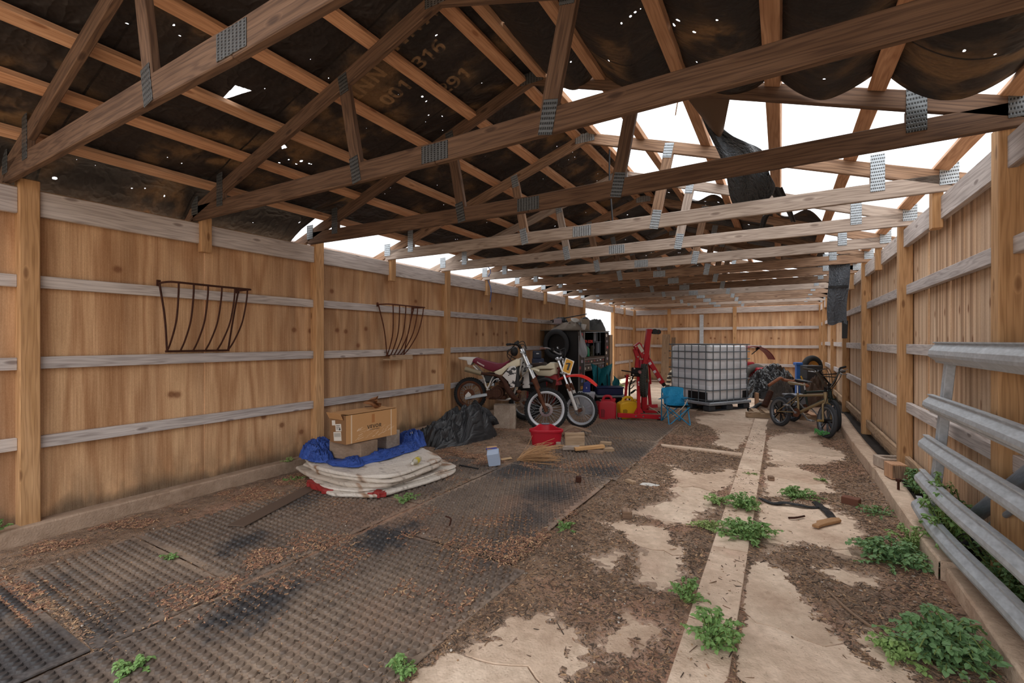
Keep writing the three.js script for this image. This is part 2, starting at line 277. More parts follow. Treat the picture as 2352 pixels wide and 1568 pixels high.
// ---- back wall
const wb = setting('wall_back');
{
  const px = [-4.35, -3.16, -1.22, 0.0 - 0.12, 0.98];
  for (const x of [-3.16, -1.22]) post(wb, x, 0.0, 2.4, DB - 0.06, 0.1, 0.1);
  const xs = [-4.25, -3.21, -3.11, -1.27, -1.17, 0.93];
  for (let i = 0; i < 6; i += 2) {
    const a = xs[i], b = xs[i + 1], m = (a + b) / 2;
    part('top_plate', wb, pick(M.girts), box(b - a, 0.17, 0.04, m, 2.29, -(DB - 0.05)));
    for (const y of [1.73, 1.17, 0.62]) part('girt', wb, pick(M.girts), box(b - a, 0.085, 0.04, m, y, -(DB - 0.05)));
  }
  for (let x = -4.4, k = 0; x < 1.0; x += 1.1, k++) {
    const w = Math.min(1.1, 1.08 - x), g = box(w + 0.002, 2.36, 0.013, 0, 0, 0, { b: 0.002 }), p = g.attributes.position, uv = g.attributes.uv;
    for (let q = 0; q < p.count; q++) uv.setXY(q, 0.5 + p.getX(q) / 1.1 * 0.96, (p.getY(q) + 1.18) / 2.36);
    part('plywood_sheet', wb, M.ply[(k * 2 + 1) % 3], xf(g, x + w / 2, 1.2, -DB));
  }
  part('flashing_strip', wb, M.galv, box(0.12, 1.25, 0.004, -2.17, 1.55, -(DB - 0.075), { b: 0.001 }));
  // gable board closing the triangle above the plate
  const gb = ext([[-4.5, 2.36], [1.12, 2.36], [1.12, 2.5], [-1.66, 3.4], [-4.5, 2.48]], 0.014, { b: 0.002 }); xf(gb, 0, 0, -(DB + 0.05)); uvm(gb, 0); const uv = gb.attributes.uv; for (let q = 0; q < uv.count; q++) uv.setXY(q, uv.getX(q) / 1.1, uv.getY(q) / 2.2); part('gable_board', wb, M.ply[1], gb);
}
// ---- roof: trusses, purlins, torn felt
const ce = setting('ceiling');
const RIDGE = 3.275, SL = 0.324, XC = -1.66, ANG = Math.atan(SL);
const roofY = (X) => RIDGE - SL * Math.abs(X - XC);
for (let k = 0; k < 14; k++) {
  const d = 0.93 + 1.113 * k, t = new THREE.Group(); t.name = 'roof_truss'; ce.add(t);
  const m = M.trusses[[0, 0, 0, 3, 3, 3, 2, 2, 1, 3, 0, 1, 3, 0][k]], m2 = M.trusses[[0, 0, 1, 2, 3, 2, 1, 0, 3, 1, 2, 0, 1, 3][k]];
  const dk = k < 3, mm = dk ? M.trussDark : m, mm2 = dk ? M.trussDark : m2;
  const sag = [0.02, 0.025, 0.03, 0.012, 0.0, 0.01, 0.015, 0, 0.01, 0.02, 0, 0.01, 0, 0][k], dy = [0, -0.035, 0.055, 0.015, 0, 0.01, 0, -0.01, 0.01, 0, 0.01, 0, 0, 0][k], T = 0.037, P = (x, y, dz = 0) => W(x, y, d + dz);
  const mid = 2.438 - sag;
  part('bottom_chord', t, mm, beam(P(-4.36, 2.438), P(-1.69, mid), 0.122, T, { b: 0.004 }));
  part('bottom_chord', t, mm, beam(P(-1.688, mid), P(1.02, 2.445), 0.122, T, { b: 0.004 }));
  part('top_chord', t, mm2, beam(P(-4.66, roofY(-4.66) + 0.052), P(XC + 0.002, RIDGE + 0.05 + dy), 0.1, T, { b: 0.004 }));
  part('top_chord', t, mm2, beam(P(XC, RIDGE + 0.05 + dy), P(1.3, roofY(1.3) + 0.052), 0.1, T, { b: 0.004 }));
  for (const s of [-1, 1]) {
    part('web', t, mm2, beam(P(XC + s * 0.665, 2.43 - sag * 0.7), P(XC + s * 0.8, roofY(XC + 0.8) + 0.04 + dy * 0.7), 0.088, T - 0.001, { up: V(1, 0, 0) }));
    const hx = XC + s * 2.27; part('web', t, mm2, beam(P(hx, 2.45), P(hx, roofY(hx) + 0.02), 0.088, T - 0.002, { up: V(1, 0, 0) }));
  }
  const pl = (x, y, w, h, rz = 0, dz = -T / 2 - 0.002) => { const g = box(w, h, 0.004, 0, 0, 0, { b: 0.001, ax: w > h ? 0 : 1 }); xf(g, x, y, -(d + dz), 0, 0, rz); return part('connector_plate', t, dk ? M.plateDark : M.plate, g); };
  pl(-1.69, mid, 0.19, 0.1); pl(XC, RIDGE + 0.045 + dy, 0.2, 0.085);
  for (const s of [-1, 1]) {
    pl(XC + s * 0.68, 2.455 - sag * 0.7, 0.078, 0.17, -s * 0.2); pl(XC + s * 0.79, roofY(XC + 0.79) + 0.02 + dy * 0.7, 0.08, 0.13, -s * 0.2);
    pl(XC + s * 2.27, 2.575, 0.085, 0.27); pl(XC + s * 2.66, 2.5, 0.1, 0.15);
  }
}
{
  const cuts = [-0.6, 4.27, 8.72, 13.17, 16.2];
  for (const [X, s] of [[-4.06, 1], [-3.6, 1], [-3.18, 1], [-2.69, 1], [-2.22, 1], [-1.75, 1], [-1.57, -1], [-1.11, -1], [-0.555, -1], [-0.04, -1], [0.45, -1], [0.965, -1]])
    for (let i = 0; i < 4; i++) { const L = cuts[i + 1] - cuts[i]; part('purlin', ce, pick(M.purlins), xf(box(L - 0.003, 0.04, 0.085, 0, 0, 0, { ax: 0 }).rotateY(Math.PI / 2), X, roofY(X) + 0.126, -(cuts[i] + L / 2), 0, 0, s * ANG)); }
}
// torn roofing felt; alpha cuts the pin holes and tears that the sheets really have
function feltTex(w, h, X0, X1, d0, d1, holes, seed, chalk, tear) {
  let ch = null;
  if (chalk) { const c = document.createElement('canvas'); c.width = w; c.height = h; const g = c.getContext('2d'); g.fillStyle = '#000'; g.fillRect(0, 0, w, h); chalk(g, (X, d) => [(X - X0) / (X1 - X0) * w, (d - d0) / (d1 - d0) * h], w / (X1 - X0), h / (d1 - d0)); ch = g.getImageData(0, 0, w, h).data; }
  const t = tex(w, h, (u, v) => {
    const X = X0 + u * (X1 - X0), d = d0 + v * (d1 - d0);
    const a = fbm(X * 2.2 + seed, d * 2.2, 5), b = fbm(X * 7 + seed, d * 7 + 4, 4);
    let c = mixc([40, 33, 31], [30, 25, 24], b * 1.6 - 0.3);
    c = mixc(c, [138, 106, 70], sm(0.46, 0.74, a) * sm(0.3, 0.6, b) * 0.8);
    c = mixc(c, [76, 66, 58], sm(0.62, 0.8, fbm(X * 1.1 + 9, d * 6 + seed, 4)) * 0.4);
    if (Math.abs(((d + 0.3) % 0.92) - 0.46) < 0.006) c = [16, 13, 12];
    const n = (vn(X * 120, d * 120) - 0.5) * 14; let al = 255;
    if (ch) { const q = ch[(Math.min(h - 1, Math.floor(v * h)) * w + Math.min(w - 1, Math.floor(u * w))) * 4] / 255 * sm(0.25, 0.6, vn(X * 30, d * 30) * 0.5 + a * 0.6); c = mixc(c, [156, 124, 88], q * 0.8); }
    for (const [hx, hd, r, e] of holes) { const x = X - hx, y = d - hd; if (Math.abs(x) < r * 3 && Math.abs(y) < r * 3 && Math.hypot(x * e, y / e) + r * 0.7 * (vn(X * 90, d * 90) - 0.5) < r) al = 0; }
    if (tear) { let ins = 0; for (let i = 0; i < 3; i++) { const a = tear[i], b = tear[(i + 1) % 3]; ins += Math.sign((b[0] - a[0]) * (d - a[1]) - (b[1] - a[1]) * (X - a[0])); } if (Math.abs(ins) === 3) al = 0; }
    return [c[0] + n, c[1] + n, c[2] + n, al];
  }, true, true);
  t.wrapS = t.wrapT = THREE.ClampToEdgeWrapping; return t;
}
const feltMat = (map) => std(0xffffff, 0.62, { map, alphaTest: 0.5, side: THREE.DoubleSide, bumpMap: rep(crinB, 3, 6), bumpScale: 0.02 });
const feltSag = (X, d, s) => { const w = fbm(X * 1.6 + s * 5, d * 1.6, 3); return RIDGE + 0.155 - SL * Math.abs(X - XC) + 0.02 * w - 0.0 + 0.014 * Math.abs(2 * fbm(X * 3, d * 5 + s, 3) - 1); };
{
  const H = (s) => s.split(';').map(q => { const [a, b] = q.split(',').map(Number); return [a, b, rr(0.004, 0.008), rr(0.7, 1.5)]; });
  const lh = H('-3.40,2.23;-4.10,1.87;-4.03,2.15;-3.85,2.48;-3.48,2.44;-3.53,2.43;-3.51,2.35;-3.47,2.53;-3.47,2.51;-3.66,2.26;-3.53,2.18;-4.40,1.16;-2.98,1.07;-2.85,1.23;-1.95,2.35;-2.69,2.94;-2.47,2.88;-2.41,2.98;-2.71,2.82;-2.37,2.69;-2.38,2.75;-3.58,2.31;-4.15,1.93;-4.35,1.59;-4.33,1.67;-4.35,1.81;-4.40,1.17;-4.40,2.57;-4.31,3.0');
  for (let k = 0; k < 60; k++) lh.push([rr(-4.4, -1.9), rr(0.6, 5.6), rr(0.002, 0.004), rr(0.7, 1.4)]);
  lh[0][2] = 0.02; lh[1][2] = 0.015; lh[4][2] = 0.013;
  const tri = [[-3.04, 1.66], [-3.2, 1.655], [-3.03, 1.76]];
  
  const lt = feltTex(1024, 2048, -4.68, -1.6, 0, 6, lh, 3, (g, p, sx, sy) => {
    g.fillStyle = '#fff'; g.textAlign = 'center'; g.textBaseline = 'middle';
    const put = (s, X, d, size) => { const [x, y] = p(X, d); g.save(); g.translate(x, y); g.scale(sx, sy); g.font = 'bold ' + size + 'px sans-serif'; const q = 40; g.scale(1 / q, 1 / q); g.font = 'bold ' + size * q + 'px sans-serif'; g.fillText(s, 0, 0); g.restore(); };
    put('291', -2.12, 2.77, 0.17); put('316', -2.08, 2.42, 0.15); put('NNA', -2.02, 2.2, 0.17); put('001', -2.46, 2.5, 0.16); put('INN', -2.52, 2.28, 0.16);
  }, tri);
  const lmat = feltMat(lt);
  part('roofing_felt', ce, lmat, surf(90, 170, (u, v) => { const d = v * 6, xl = d < 3.0 ? -4.68 : -4.68 + 0.5 * sm(3.0, 3.12, d) + 0.03 * (vn(d * 5, 1) - 0.5), X = -1.6 + (1 - u) * (xl + 1.6); return W(X, feltSag(X, d, 1) - 0.13 * sm(-4.25, -4.55, X), d); }));
  const bh = []; for (let k = 0; k < 70; k++) bh.push([rr(-4.2, -1.8), rr(6, 15), rr(0.004, 0.009), rr(0.7, 1.4)]);
  const bt = feltTex(512, 1024, -4.3, -1.6, 5.9, 16, bh, 9);
  part('roofing_felt', ce, feltMat(bt), surf(60, 150, (u, v) => { const d = 5.9 + v * 10.1, xl = -4.19 + 0.05 * (vn(d * 3, 4) - 0.5), X = -1.6 + (1 - u) * (xl + 1.6); return W(X, feltSag(X, d, 2) + 0.004, d); }));
  const rh = H('-0.69,2.55;-0.66,2.54;-0.63,2.535;-0.75,2.56;-0.46,2.61;-0.49,2.67;-0.39,2.67;-1.52,2.63;-0.94,2.92;0.68,2.86;0.78,2.90;0.76,2.48;0.75,2.50;0.20,3.06');
  for (let k = 0; k < 30; k++) rh.push([rr(-1.4, 1.1), rr(1.5, 3), rr(0.003, 0.006), 1]);
  const rt = feltTex(1024, 1024, -1.66, 1.35, 0, 3.3, rh, 15);
  const pur = [-1.57, -1.11, -0.555, -0.04, 0.45, 0.965, 1.5];
  part('roofing_felt', ce, feltMat(rt), surf(120, 90, (u, v) => {
    const X = -1.66 + u * 3.0; let i = 0; while (i < 5 && X > pur[i + 1]) i++;
    const f = cl((X - pur[i]) / (pur[i + 1] - pur[i])), bow = Math.sin(f * Math.PI), ed = 3.12 - 0.12 * sm(-0.4, 0.9, X) + 0.05 * (vn(X * 6, 2) - 0.5) + 0.06 * bow, d = v * ed;
    return W(X, feltSag(X, d, 3) - bow * 0.11 * sm(0.55, 1, v) - bow * 0.02, d);
  }));
  const kh = []; for (let k = 0; k < 30; k++) kh.push([rr(-1.5, 0.5), rr(6, 10), rr(0.006, 0.016), 1]);
  const kt = feltTex(512, 1024, -1.66, 1.2, 5.6, 10.5, kh, 21);
  part('roofing_felt', ce, feltMat(kt), surf(70, 120, (u, v) => {
    const s = 5.75 + 0.0, X0 = -1.66, d0 = 5.75, X1 = 0.5; const Xq = X0 + u * (X1 - X0); const st = d0 + 0.35 * sm(-1.6, -0.9, Xq) + 0.12 * (vn(Xq * 4, 7) - 0.5) + 0.25 * sm(0.2, 0.5, Xq), d = st + v * (10.2 + 0.3 * vn(Xq * 5, 3) - st), X = Xq + (u * u) * 0.2 * sm(7.5, 10, d);
    const b = sm(0.12, 0, v) * Math.sin(u * 14) ** 2; return W(X, feltSag(X, d, 4) - 0.12 * b, d);
  }));
  part('felt_flap', ce, std(0x5a4533, 0.8, { side: THREE.DoubleSide }), surf(8, 10, (u, v) => { const a = [-0.57, 3.19], b = [-0.27, 3.2], t = [-0.42, 3.95]; const X = (a[0] + (b[0] - a[0]) * u) * (1 - v) + (t[0] + (u - 0.5) * 0.04) * v, d = 3.19 + v * 0.76; return W(X, roofY(X) + 0.085 - 0.05 * v * Math.sin(u * 3.1), d); }, 0.003));
}
// torn scraps hanging from the roof
{
  const rows = [[[-0.54, 3.1, 3.68], [-0.5, 3.1, 3.7]], [[-0.49, 2.96, 3.76], [-0.42, 3.0, 3.8]], [[-0.455, 2.88, 3.84], [-0.31, 2.92, 3.9]], [[-0.41, 2.77, 3.92], [-0.12, 2.87, 4.15]], [[-0.38, 2.66, 4.12], [-0.08, 2.7, 4.2]], [[-0.37, 2.56, 4.33], [-0.04, 2.6, 4.38]], [[-0.33, 2.5, 4.55], [-0.14, 2.5, 4.6]]];
  const sp = [0, 1].map(s => new THREE.CatmullRomCurve3(rows.map(r => V(...r[s]))));
  const t = thing('felt_scrap', 'torn black fabric scrap hanging from the open purlins beneath the sky hole', 'scrap');
  part('torn_sheet', t, std(0x33383d, 0.4, { side: THREE.DoubleSide, bumpMap: rep(crinB, 2, 3), bumpScale: 0.02 }), surf(24, 40, (u, v) => { const a = sp[0].getPoint(v), b = sp[1].getPoint(v), p = a.lerp(b, u); return W(p.x, p.y + 0.03 * Math.sin(u * 9 + v * 4) * v, p.z + 0.05 * Math.sin(u * 11 + v * 7) * (0.2 + v)); }, 0.002));
  const tail = (pts, w) => { const c = new THREE.CatmullRomCurve3(pts.map(p => W(...p))); return surf(5, 14, (u, v) => { const p = c.getPoint(v); return V(p.x + (u - 0.5) * w * (1 - 0.4 * v), p.y, p.z + 0.02 * Math.sin(u * 6)); }, 0.002); };
  part('tail', t, M.tarpBlack, [tail([[-0.07, 2.62, 4.38], [-0.02, 2.56, 4.6], [-0.12, 2.47, 4.75], [-0.15, 2.4, 4.85]], 0.07), tail([[-0.02, 2.62, 4.4], [0.05, 2.52, 4.7], [0.1, 2.44, 4.95]], 0.06)]);
  const c = thing('felt_strip', 'long grey-black felt strip hanging straight down beside the right wall posts', 'strip');
  part('strip', c, std(0x4a5058, 0.45, { side: THREE.DoubleSide, bumpMap: rep(crinB, 1, 2), bumpScale: 0.015 }), surf(14, 40, (u, v) => { const q = sm(0.0, 0.06, v), d = 7.585 + 0.07 * q + 0.015 * Math.sin(u * 5 + v * 5) * q + 0.03 * v; return W(0.56 + u * (0.24 - 0.02 * v) + 0.012 * Math.sin(v * 6), 2.512 - 0.04 * q - Math.max(0, v - 0.05) * (0.94 + 0.02 * Math.sin(u * 7)), d); }, 0.003));
  part('seam', c, M.black, surf(14, 2, (u, v) => W(0.563 + u * 0.226, 2.1 - v * 0.03, 7.65 + 0.015 * Math.sin(u * 5 + 2.6)), 0.004)); part('tail', c, M.black, surf(4, 10, (u, v) => W(0.72 + u * 0.07 - v * 0.01 * u, 1.62 - v * 0.24, 7.69), 0.004));
  solo('hanging_cord', 'thin black cord hanging from a truss near the ridge', 'cord', M.black, tube([W(-1.436, 3.2, 4.33), W(-1.44, 2.95, 4.34), W(-1.42, 2.7, 4.33), W(-1.405, 2.5, 4.33)], 0.008, 6));
  solo('blue_rope', 'short length of blue cord looped over the left top plate', 'rope', std(0x2c5fa8, 0.7), tube([W(-4.22, 2.62, 6.35), W(-4.15, 2.5, 6.4), W(-4.27, 2.4, 6.5), W(-4.24, 2.2, 6.55), W(-4.26, 2.0, 6.55)], 0.006, 6));
  solo('frayed_twine', 'pale frayed twine dangling beside the torn roof scrap', 'twine', std(0xc9a27a, 0.9), tube([W(-0.6, 3.1, 3.2), W(-0.585, 3.04, 3.22), W(-0.6, 2.97, 3.24), W(-0.62, 2.88, 3.26)], 0.004, 5));
}
// ================================================================ floor
const fl = setting('floor');
const EX = [
  [[-1.24, 1.38], [-1.27, 1.56], [-1.14, 1.7], [-1.14, 1.96], [-0.97, 2.02], [-0.77, 2.02], [-0.73, 1.81], [-0.73, 1.3]], [[-0.72, 1.94], [-0.65, 2.21], [-0.45, 2.25], [-0.41, 2.16], [-0.6, 2.05], [-0.61, 1.85]],
  [[-1.01, 3.36], [-0.74, 3.42], [-0.55, 3.0], [-0.49, 2.84], [-0.51, 2.61], [-0.74, 2.55], [-0.78, 2.82], [-0.72, 3.04], [-0.89, 3.16]], [[-1.03, 5.17], [-0.73, 4.93], [-0.44, 5.28], [-0.38, 4.97], [-0.48, 4.46], [-0.47, 4.09], [-0.51, 3.65], [-0.73, 3.48], [-0.99, 3.62], [-0.8, 4.02], [-0.86, 4.53]],
  [[-1.04, 2.71], [-0.89, 2.86], [-0.81, 2.68], [-0.93, 2.58]], [[-1.37, 8.74], [-0.43, 9.46], [-0.4, 7.01], [-0.48, 6.25], [-0.75, 6.5], [-0.75, 7.5], [-1.05, 7.94]], [[-1.11, 3.25], [-0.99, 3.37], [-0.85, 3.23], [-1.03, 3.12]],
  [[-0.18, 4.26], [0.11, 4.49], [0.33, 4.56], [0.49, 4.24], [0.49, 3.89], [0.39, 3.54], [0.26, 3.61], [0.12, 3.64], [-0.08, 3.37], [-0.14, 3.65]], [[-0.14, 5.5], [0.15, 5.78], [0.41, 5.43], [0.39, 4.97], [0.18, 4.66], [-0.14, 4.53]],
  [[-0.16, 7.15], [-0.02, 7.74], [0.43, 8.11], [0.45, 7.2], [0.7, 6.57], [0.44, 6.09], [0.03, 5.79], [-0.15, 5.85]], [[-0.17, 3.03], [-0.07, 3.14], [0.01, 3.08], [0.03, 2.93], [0.13, 2.81], [0.14, 2.63], [0.23, 2.5], [0.37, 2.31], [0.38, 1.2], [-0.15, 1.2], [-0.16, 2.38]],
  [[0.17, 3.28], [0.36, 3.31], [0.44, 3.3], [0.41, 3.2], [0.26, 3.16]], [[0.31, 2.79], [0.38, 2.73], [0.44, 2.59], [0.43, 2.35], [0.37, 2.31], [0.31, 2.55]], [[-3.3, 9.5], [-0.6, 9.2], [0.1, 10.5], [0.1, 15.5], [-4.2, 15.5], [-4.2, 10.5]],
];
const EB = EX.map(p => [Math.min(...p.map(q => q[0])), Math.max(...p.map(q => q[0])), Math.min(...p.map(q => q[1])), Math.max(...p.map(q => q[1]))]);
function sdPoly(x, y, P) {
  let d = 1e9, s = 1;
  for (let i = 0, j = P.length - 1; i < P.length; j = i++) {
    const ex = P[j][0] - P[i][0], ey = P[j][1] - P[i][1], wx = x - P[i][0], wy = y - P[i][1], t = cl((wx * ex + wy * ey) / (ex * ex + ey * ey)), bx = wx - ex * t, by = wy - ey * t;
    d = Math.min(d, bx * bx + by * by); const c1 = y >= P[i][1], c2 = y < P[j][1], c3 = ex * wy > ey * wx; if ((c1 && c2 && c3) || (!c1 && !c2 && !c3)) s = -s;
  }
  return s * Math.sqrt(d);
}
function soilH(X, d) { // height of the dirt over the concrete and the mats
  const n = fbm(X * 7, d * 7, 4), f = fbm(X * 30, d * 30, 2);
  if (X < -1.36 && d < 7.8) { // over and between the mats
    const far = sm(3.9, 4.6, d) * sm(-2.45, -2.75, X), edge = sm(-3.5, -3.9, X), m = fbm(X * 1.3 + 4, d * 1.3 + 9, 4);
    return 0.001 + 0.045 * (m - 0.44) + 0.02 * (n - 0.5) + 0.005 * (f - 0.5) + 0.016 * far + 0.014 * edge;
  }
  let e = 0.5;
  for (let i = 0; i < EX.length; i++) { const b = EB[i]; if (X < b[0] - 0.4 || X > b[1] + 0.4 || d < b[2] - 0.4 || d > b[3] + 0.4) continue; e = Math.min(e, sdPoly(X, d, EX[i])); }
  e += 0.12 * (fbm(X * 5 + 3, d * 5, 4) - 0.5) + 0.14 * (n - 0.5) + 0.07 * (f - 0.5);
  let h = cl(e * 0.07, -0.02, 0.007) + 0.008 * (n - 0.5) * sm(-0.05, 0.1, e) + 0.004 * (f - 0.5);
  h += 0.015 * sm(0.62, 0.78, X) + 0.006 * sm(-0.14, -0.17, X) * sm(-0.21, -0.17, X) + 0.006 * sm(-1.22, -1.34, X);
  return h;
}
{
  let HG = null; const soilCol = (X, d) => {
    const a = fbm(X * 3, d * 3, 5), b = fbm(X * 22, d * 22, 3), c1 = vn(X * 130, d * 130), c2 = vn(X * 75 + 9, d * 60);
    let c = mixc([154, 128, 106], [112, 90, 74], cl(a * 1.5 - 0.25)); c = mixc(c, [168, 124, 102], sm(0.5, 0.75, fbm(X * 1.5 + 7, d * 1.5, 3)) * 0.6);
    c = mixc(c, [160, 124, 92], sm(0.72, 0.85, c2) * 0.6); c = mixc(c, [52, 40, 34], sm(0.8, 0.92, c1) * 0.7);
    if (X > -1.36) { const i = cl((X - HG.X0) / (HG.X1 - HG.X0)) * HG.nx, j = cl((d - HG.d0) / (HG.d1 - HG.d0)) * HG.nd, i0 = Math.min(HG.nx - 1, Math.floor(i)), j0 = Math.min(HG.nd - 1, Math.floor(j)), q = (k, l) => HG.H[l * (HG.nx + 1) + k], fi = i - i0, fj = j - j0, h = (q(i0, j0) * (1 - fi) + q(i0 + 1, j0) * fi) * (1 - fj) + (q(i0, j0 + 1) * (1 - fi) + q(i0 + 1, j0 + 1) * fi) * fj; c = mixc(c, [196, 172, 152], sm(0.0055, 0.0, h + (b - 0.5) * 0.004) * 0.55); }
    const n = (b - 0.5) * 44; return [c[0] + n, c[1] + n, c[2] + n];
  };
  const soil = (X0, X1, d0, d1, nx, nd, w, h) => {
    HG = { X0, X1, d0, d1, nx, nd, H: new Float32Array((nx + 1) * (nd + 1)) }; for (let j = 0; j <= nd; j++) for (let i = 0; i <= nx; i++) HG.H[j * (nx + 1) + i] = soilH(X0 + (X1 - X0) * i / nx, d0 + (d1 - d0) * j / nd);
    const t = tex(w, h, (u, v) => soilCol(X0 + u * (X1 - X0), d0 + v * (d1 - d0))); t.wrapS = t.wrapT = THREE.ClampToEdgeWrapping;
    const g = surf(nx, nd, (u, v) => { const X = X0 + u * (X1 - X0), d = d0 + v * (d1 - d0); return W(X, soilH(X, d), d); });
    return part('soil', fl, std(0xffffff, 0.97, { map: t, bumpMap: rep(concB, 7, 10), bumpScale: 0.01 }), g);
  };
  soil(-4.3, 0.8, 0.2, 4.6, 300, 280, 2048, 2048); soil(-4.3, 0.8, 4.6, 15.75, 170, 300, 1024, 1024);
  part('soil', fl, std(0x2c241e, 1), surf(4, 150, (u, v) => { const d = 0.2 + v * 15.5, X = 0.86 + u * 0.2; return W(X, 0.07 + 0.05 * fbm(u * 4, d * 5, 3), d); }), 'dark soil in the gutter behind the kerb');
}
// concrete slabs, cracked into pieces whose joints lie open
const jag = (x0, x1, d, amp, n, s) => Array.from({ length: n + 1 }, (_, i) => { const x = x0 + (x1 - x0) * i / n; return [x, d + amp * (fbm(x * 5 + s, s * 3.1, 3) - 0.5) * 2]; });
function slabs(name, x0, x1, ds, amp, top, mats, th = 0.05) {
  let prev = jag(x0, x1, ds[0], 0, 10, 0);
  for (let i = 1; i < ds.length; i++) {
    const nx = jag(x0, x1, ds[i], amp, 14, i * 7.7 + x0); const p = [...prev.map(q => [q[0], q[1] + 0.004]), ...nx.slice().reverse().map(q => [q[0], q[1] - 0.004])];
    part(name, fl, mats[i % mats.length], flat(p, th, top - th + rr(-0.004, 0.003), { b: 0.003 })); prev = nx;
  }
}
slabs('concrete_slab', -0.165, 0.775, [0.1, 1.75, 2.55, 3.3, 3.62, 4.4, 5.2, 5.95, 6.6, 7.4, 8.5, 11, 15.7], 0.16, 0, M.concs);
slabs('concrete_slab', -1.29, -0.395, [0.1, 1.62, 2.3, 3.05, 3.5, 4.45, 5.95, 7.2, 8.6, 11, 13, 15.7], 0.16, 0, [M.concs[1], M.concs[0]]);
slabs('concrete_slab', -4.3, -1.41, [8.4, 10.4, 13, 15.7], 0.1, -0.002, M.concs);
slabs('concrete_strip', -0.385, -0.178, [0.3, 1.62, 2.36, 3.25, 3.72, 4.5, 5.35, 6.05, 7.5, 8.95], 0.02, 0.014, [M.concs[2], M.concs[0], M.concs[2]], 0.06);
part('concrete_strip', fl, M.concs[2], flat([[-1.33, 6.05], [-1.3, 5.97], [-0.39, 5.95], [-0.39, 6.04], [-0.8, 6.06]], 0.05, -0.02));
// kerbs along both walls
const kerb = (a, b, d0, d1, top, m, j = 0) => { const P = [[a, -0.05], [b, -0.05], [b, top], [a, top]]; const n = Math.round((d1 - d0) / 0.05), sgn = Math.sign(b - a);
  const g = surf(16, n, (u, v) => { const d = d0 + v * (d1 - d0), q = u * 4, k = Math.min(3, Math.floor(q)), f = q - k; const prof = [[a, -0.05], [a, top - 0.012], [a + 0.012 * sgn, top], [b, top], [b, -0.05]]; const x = prof[k][0] + (prof[k + 1][0] - prof[k][0]) * f, y = prof[k][1] + (prof[k + 1][1] - prof[k][1]) * f; return W(x + 0.012 * (fbm(d * 3, y * 9 + j, 3) - 0.5) + 0.012 * Math.sin(d * 1.3 + j), y + 0.014 * (fbm(d * 5 + j, x * 12, 4) - 0.5), d); });
  const uv = g.attributes.uv, p = g.attributes.position; for (let i = 0; i < uv.count; i++) uv.setXY(i, p.getZ(i), p.getX(i) + p.getY(i)); const dbl = m.clone(); dbl.side = THREE.DoubleSide; const caps = [d0, d1].map(d => xf(box(Math.abs(b - a) - 0.004, top + 0.045, 0.01, 0, 0, 0, { b: 0.002 }), (a + b) / 2, top / 2 - 0.026, -d - (d === d0 ? 0.005 : -0.005)));
  return part('concrete_kerb', fl, dbl, [g, ...caps]); };
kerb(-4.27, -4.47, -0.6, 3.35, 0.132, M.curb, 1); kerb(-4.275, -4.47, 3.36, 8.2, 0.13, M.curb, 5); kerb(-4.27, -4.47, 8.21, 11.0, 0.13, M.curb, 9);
kerb(0.785, 0.905, 0.4, 3.38, 0.105, M.concs[1], 2); kerb(0.765, 0.9, 3.4, 5.55, 0.135, M.concs[0], 6); kerb(0.76, 0.895, 5.56, 9.4, 0.14, M.concs[1], 8); kerb(0.77, 0.89, 9.41, 15.6, 0.14, M.concs[1], 12);
// yard outside the shed
const yard = setting('ground'); { const g = fin(new THREE.PlaneGeometry(80, 80, 1, 1)); g.rotateX(-Math.PI / 2); g.translate(0, -0.06, 0); uvm(g, 0, 0, 0); part('yard', yard, tint(M.conc, 0.85, 0.83, 0.76), g); }

// ---- rubber stall mats with moulded studs
const matT = tex(1024, 2048, (u, v) => {
  const X = -3.9 + u * 2.7, d = -0.5 + v * 8.3; const a = fbm(X * 2.2, d * 2.2, 5), b = fbm(X * 16, d * 16, 3), c1 = vn(X * 110, d * 110);
  let c = mixc([154, 134, 116], [118, 102, 90], cl(a * 1.6 - 0.3)); c = mixc(c, [156, 120, 98], sm(0.55, 0.75, fbm(X * 1.2 + 5, d * 1.2, 3)) * 0.5);
  for (const [x, y, r, w] of [[-2.28, 1.32, 0.22, 1.25], [-2.3, 2.27, 0.22, 1.3], [-2.3, 4.15, 0.36, 0.9], [-1.72, 3.6, 0.3, 0.8], [-3.05, 1.7, 0.16, 0.9], [-1.62, 3.0, 0.24, 0.7], [-3.4, 0.68, 0.3, 1], [-2.75, 0.5, 0.5, 0.9], [-1.6, 4.5, 0.3, 0.8], [-3.45, 2.4, 0.2, 0.7], [-1.5, 5.4, 0.3, 0.5], [-1.5, 2.5, 0.25, 0.6]]) {
    const q = Math.hypot(X - x, (d - y) * 0.8); c = mixc(c, [50, 51, 56], cl(sm(r * 1.2, r * 0.15, q + (b - 0.5) * 0.25) * w) * 0.85);
  }
  c = mixc(c, [66, 56, 50], sm(0.6, 0.8, b) * 0.3); const n = (c1 - 0.5) * 26; return [c[0] + n, c[1] + n, c[2] + n];
});
matT.wrapS = matT.wrapT = THREE.ClampToEdgeWrapping;
M.mat = std(0xffffff, 0.75, { map: matT }); M.stud = std(new THREE.Color(0.56, 0.55, 0.55), 0.6, { map: matT }); M.matEdge = std(0x222224, 0.8);
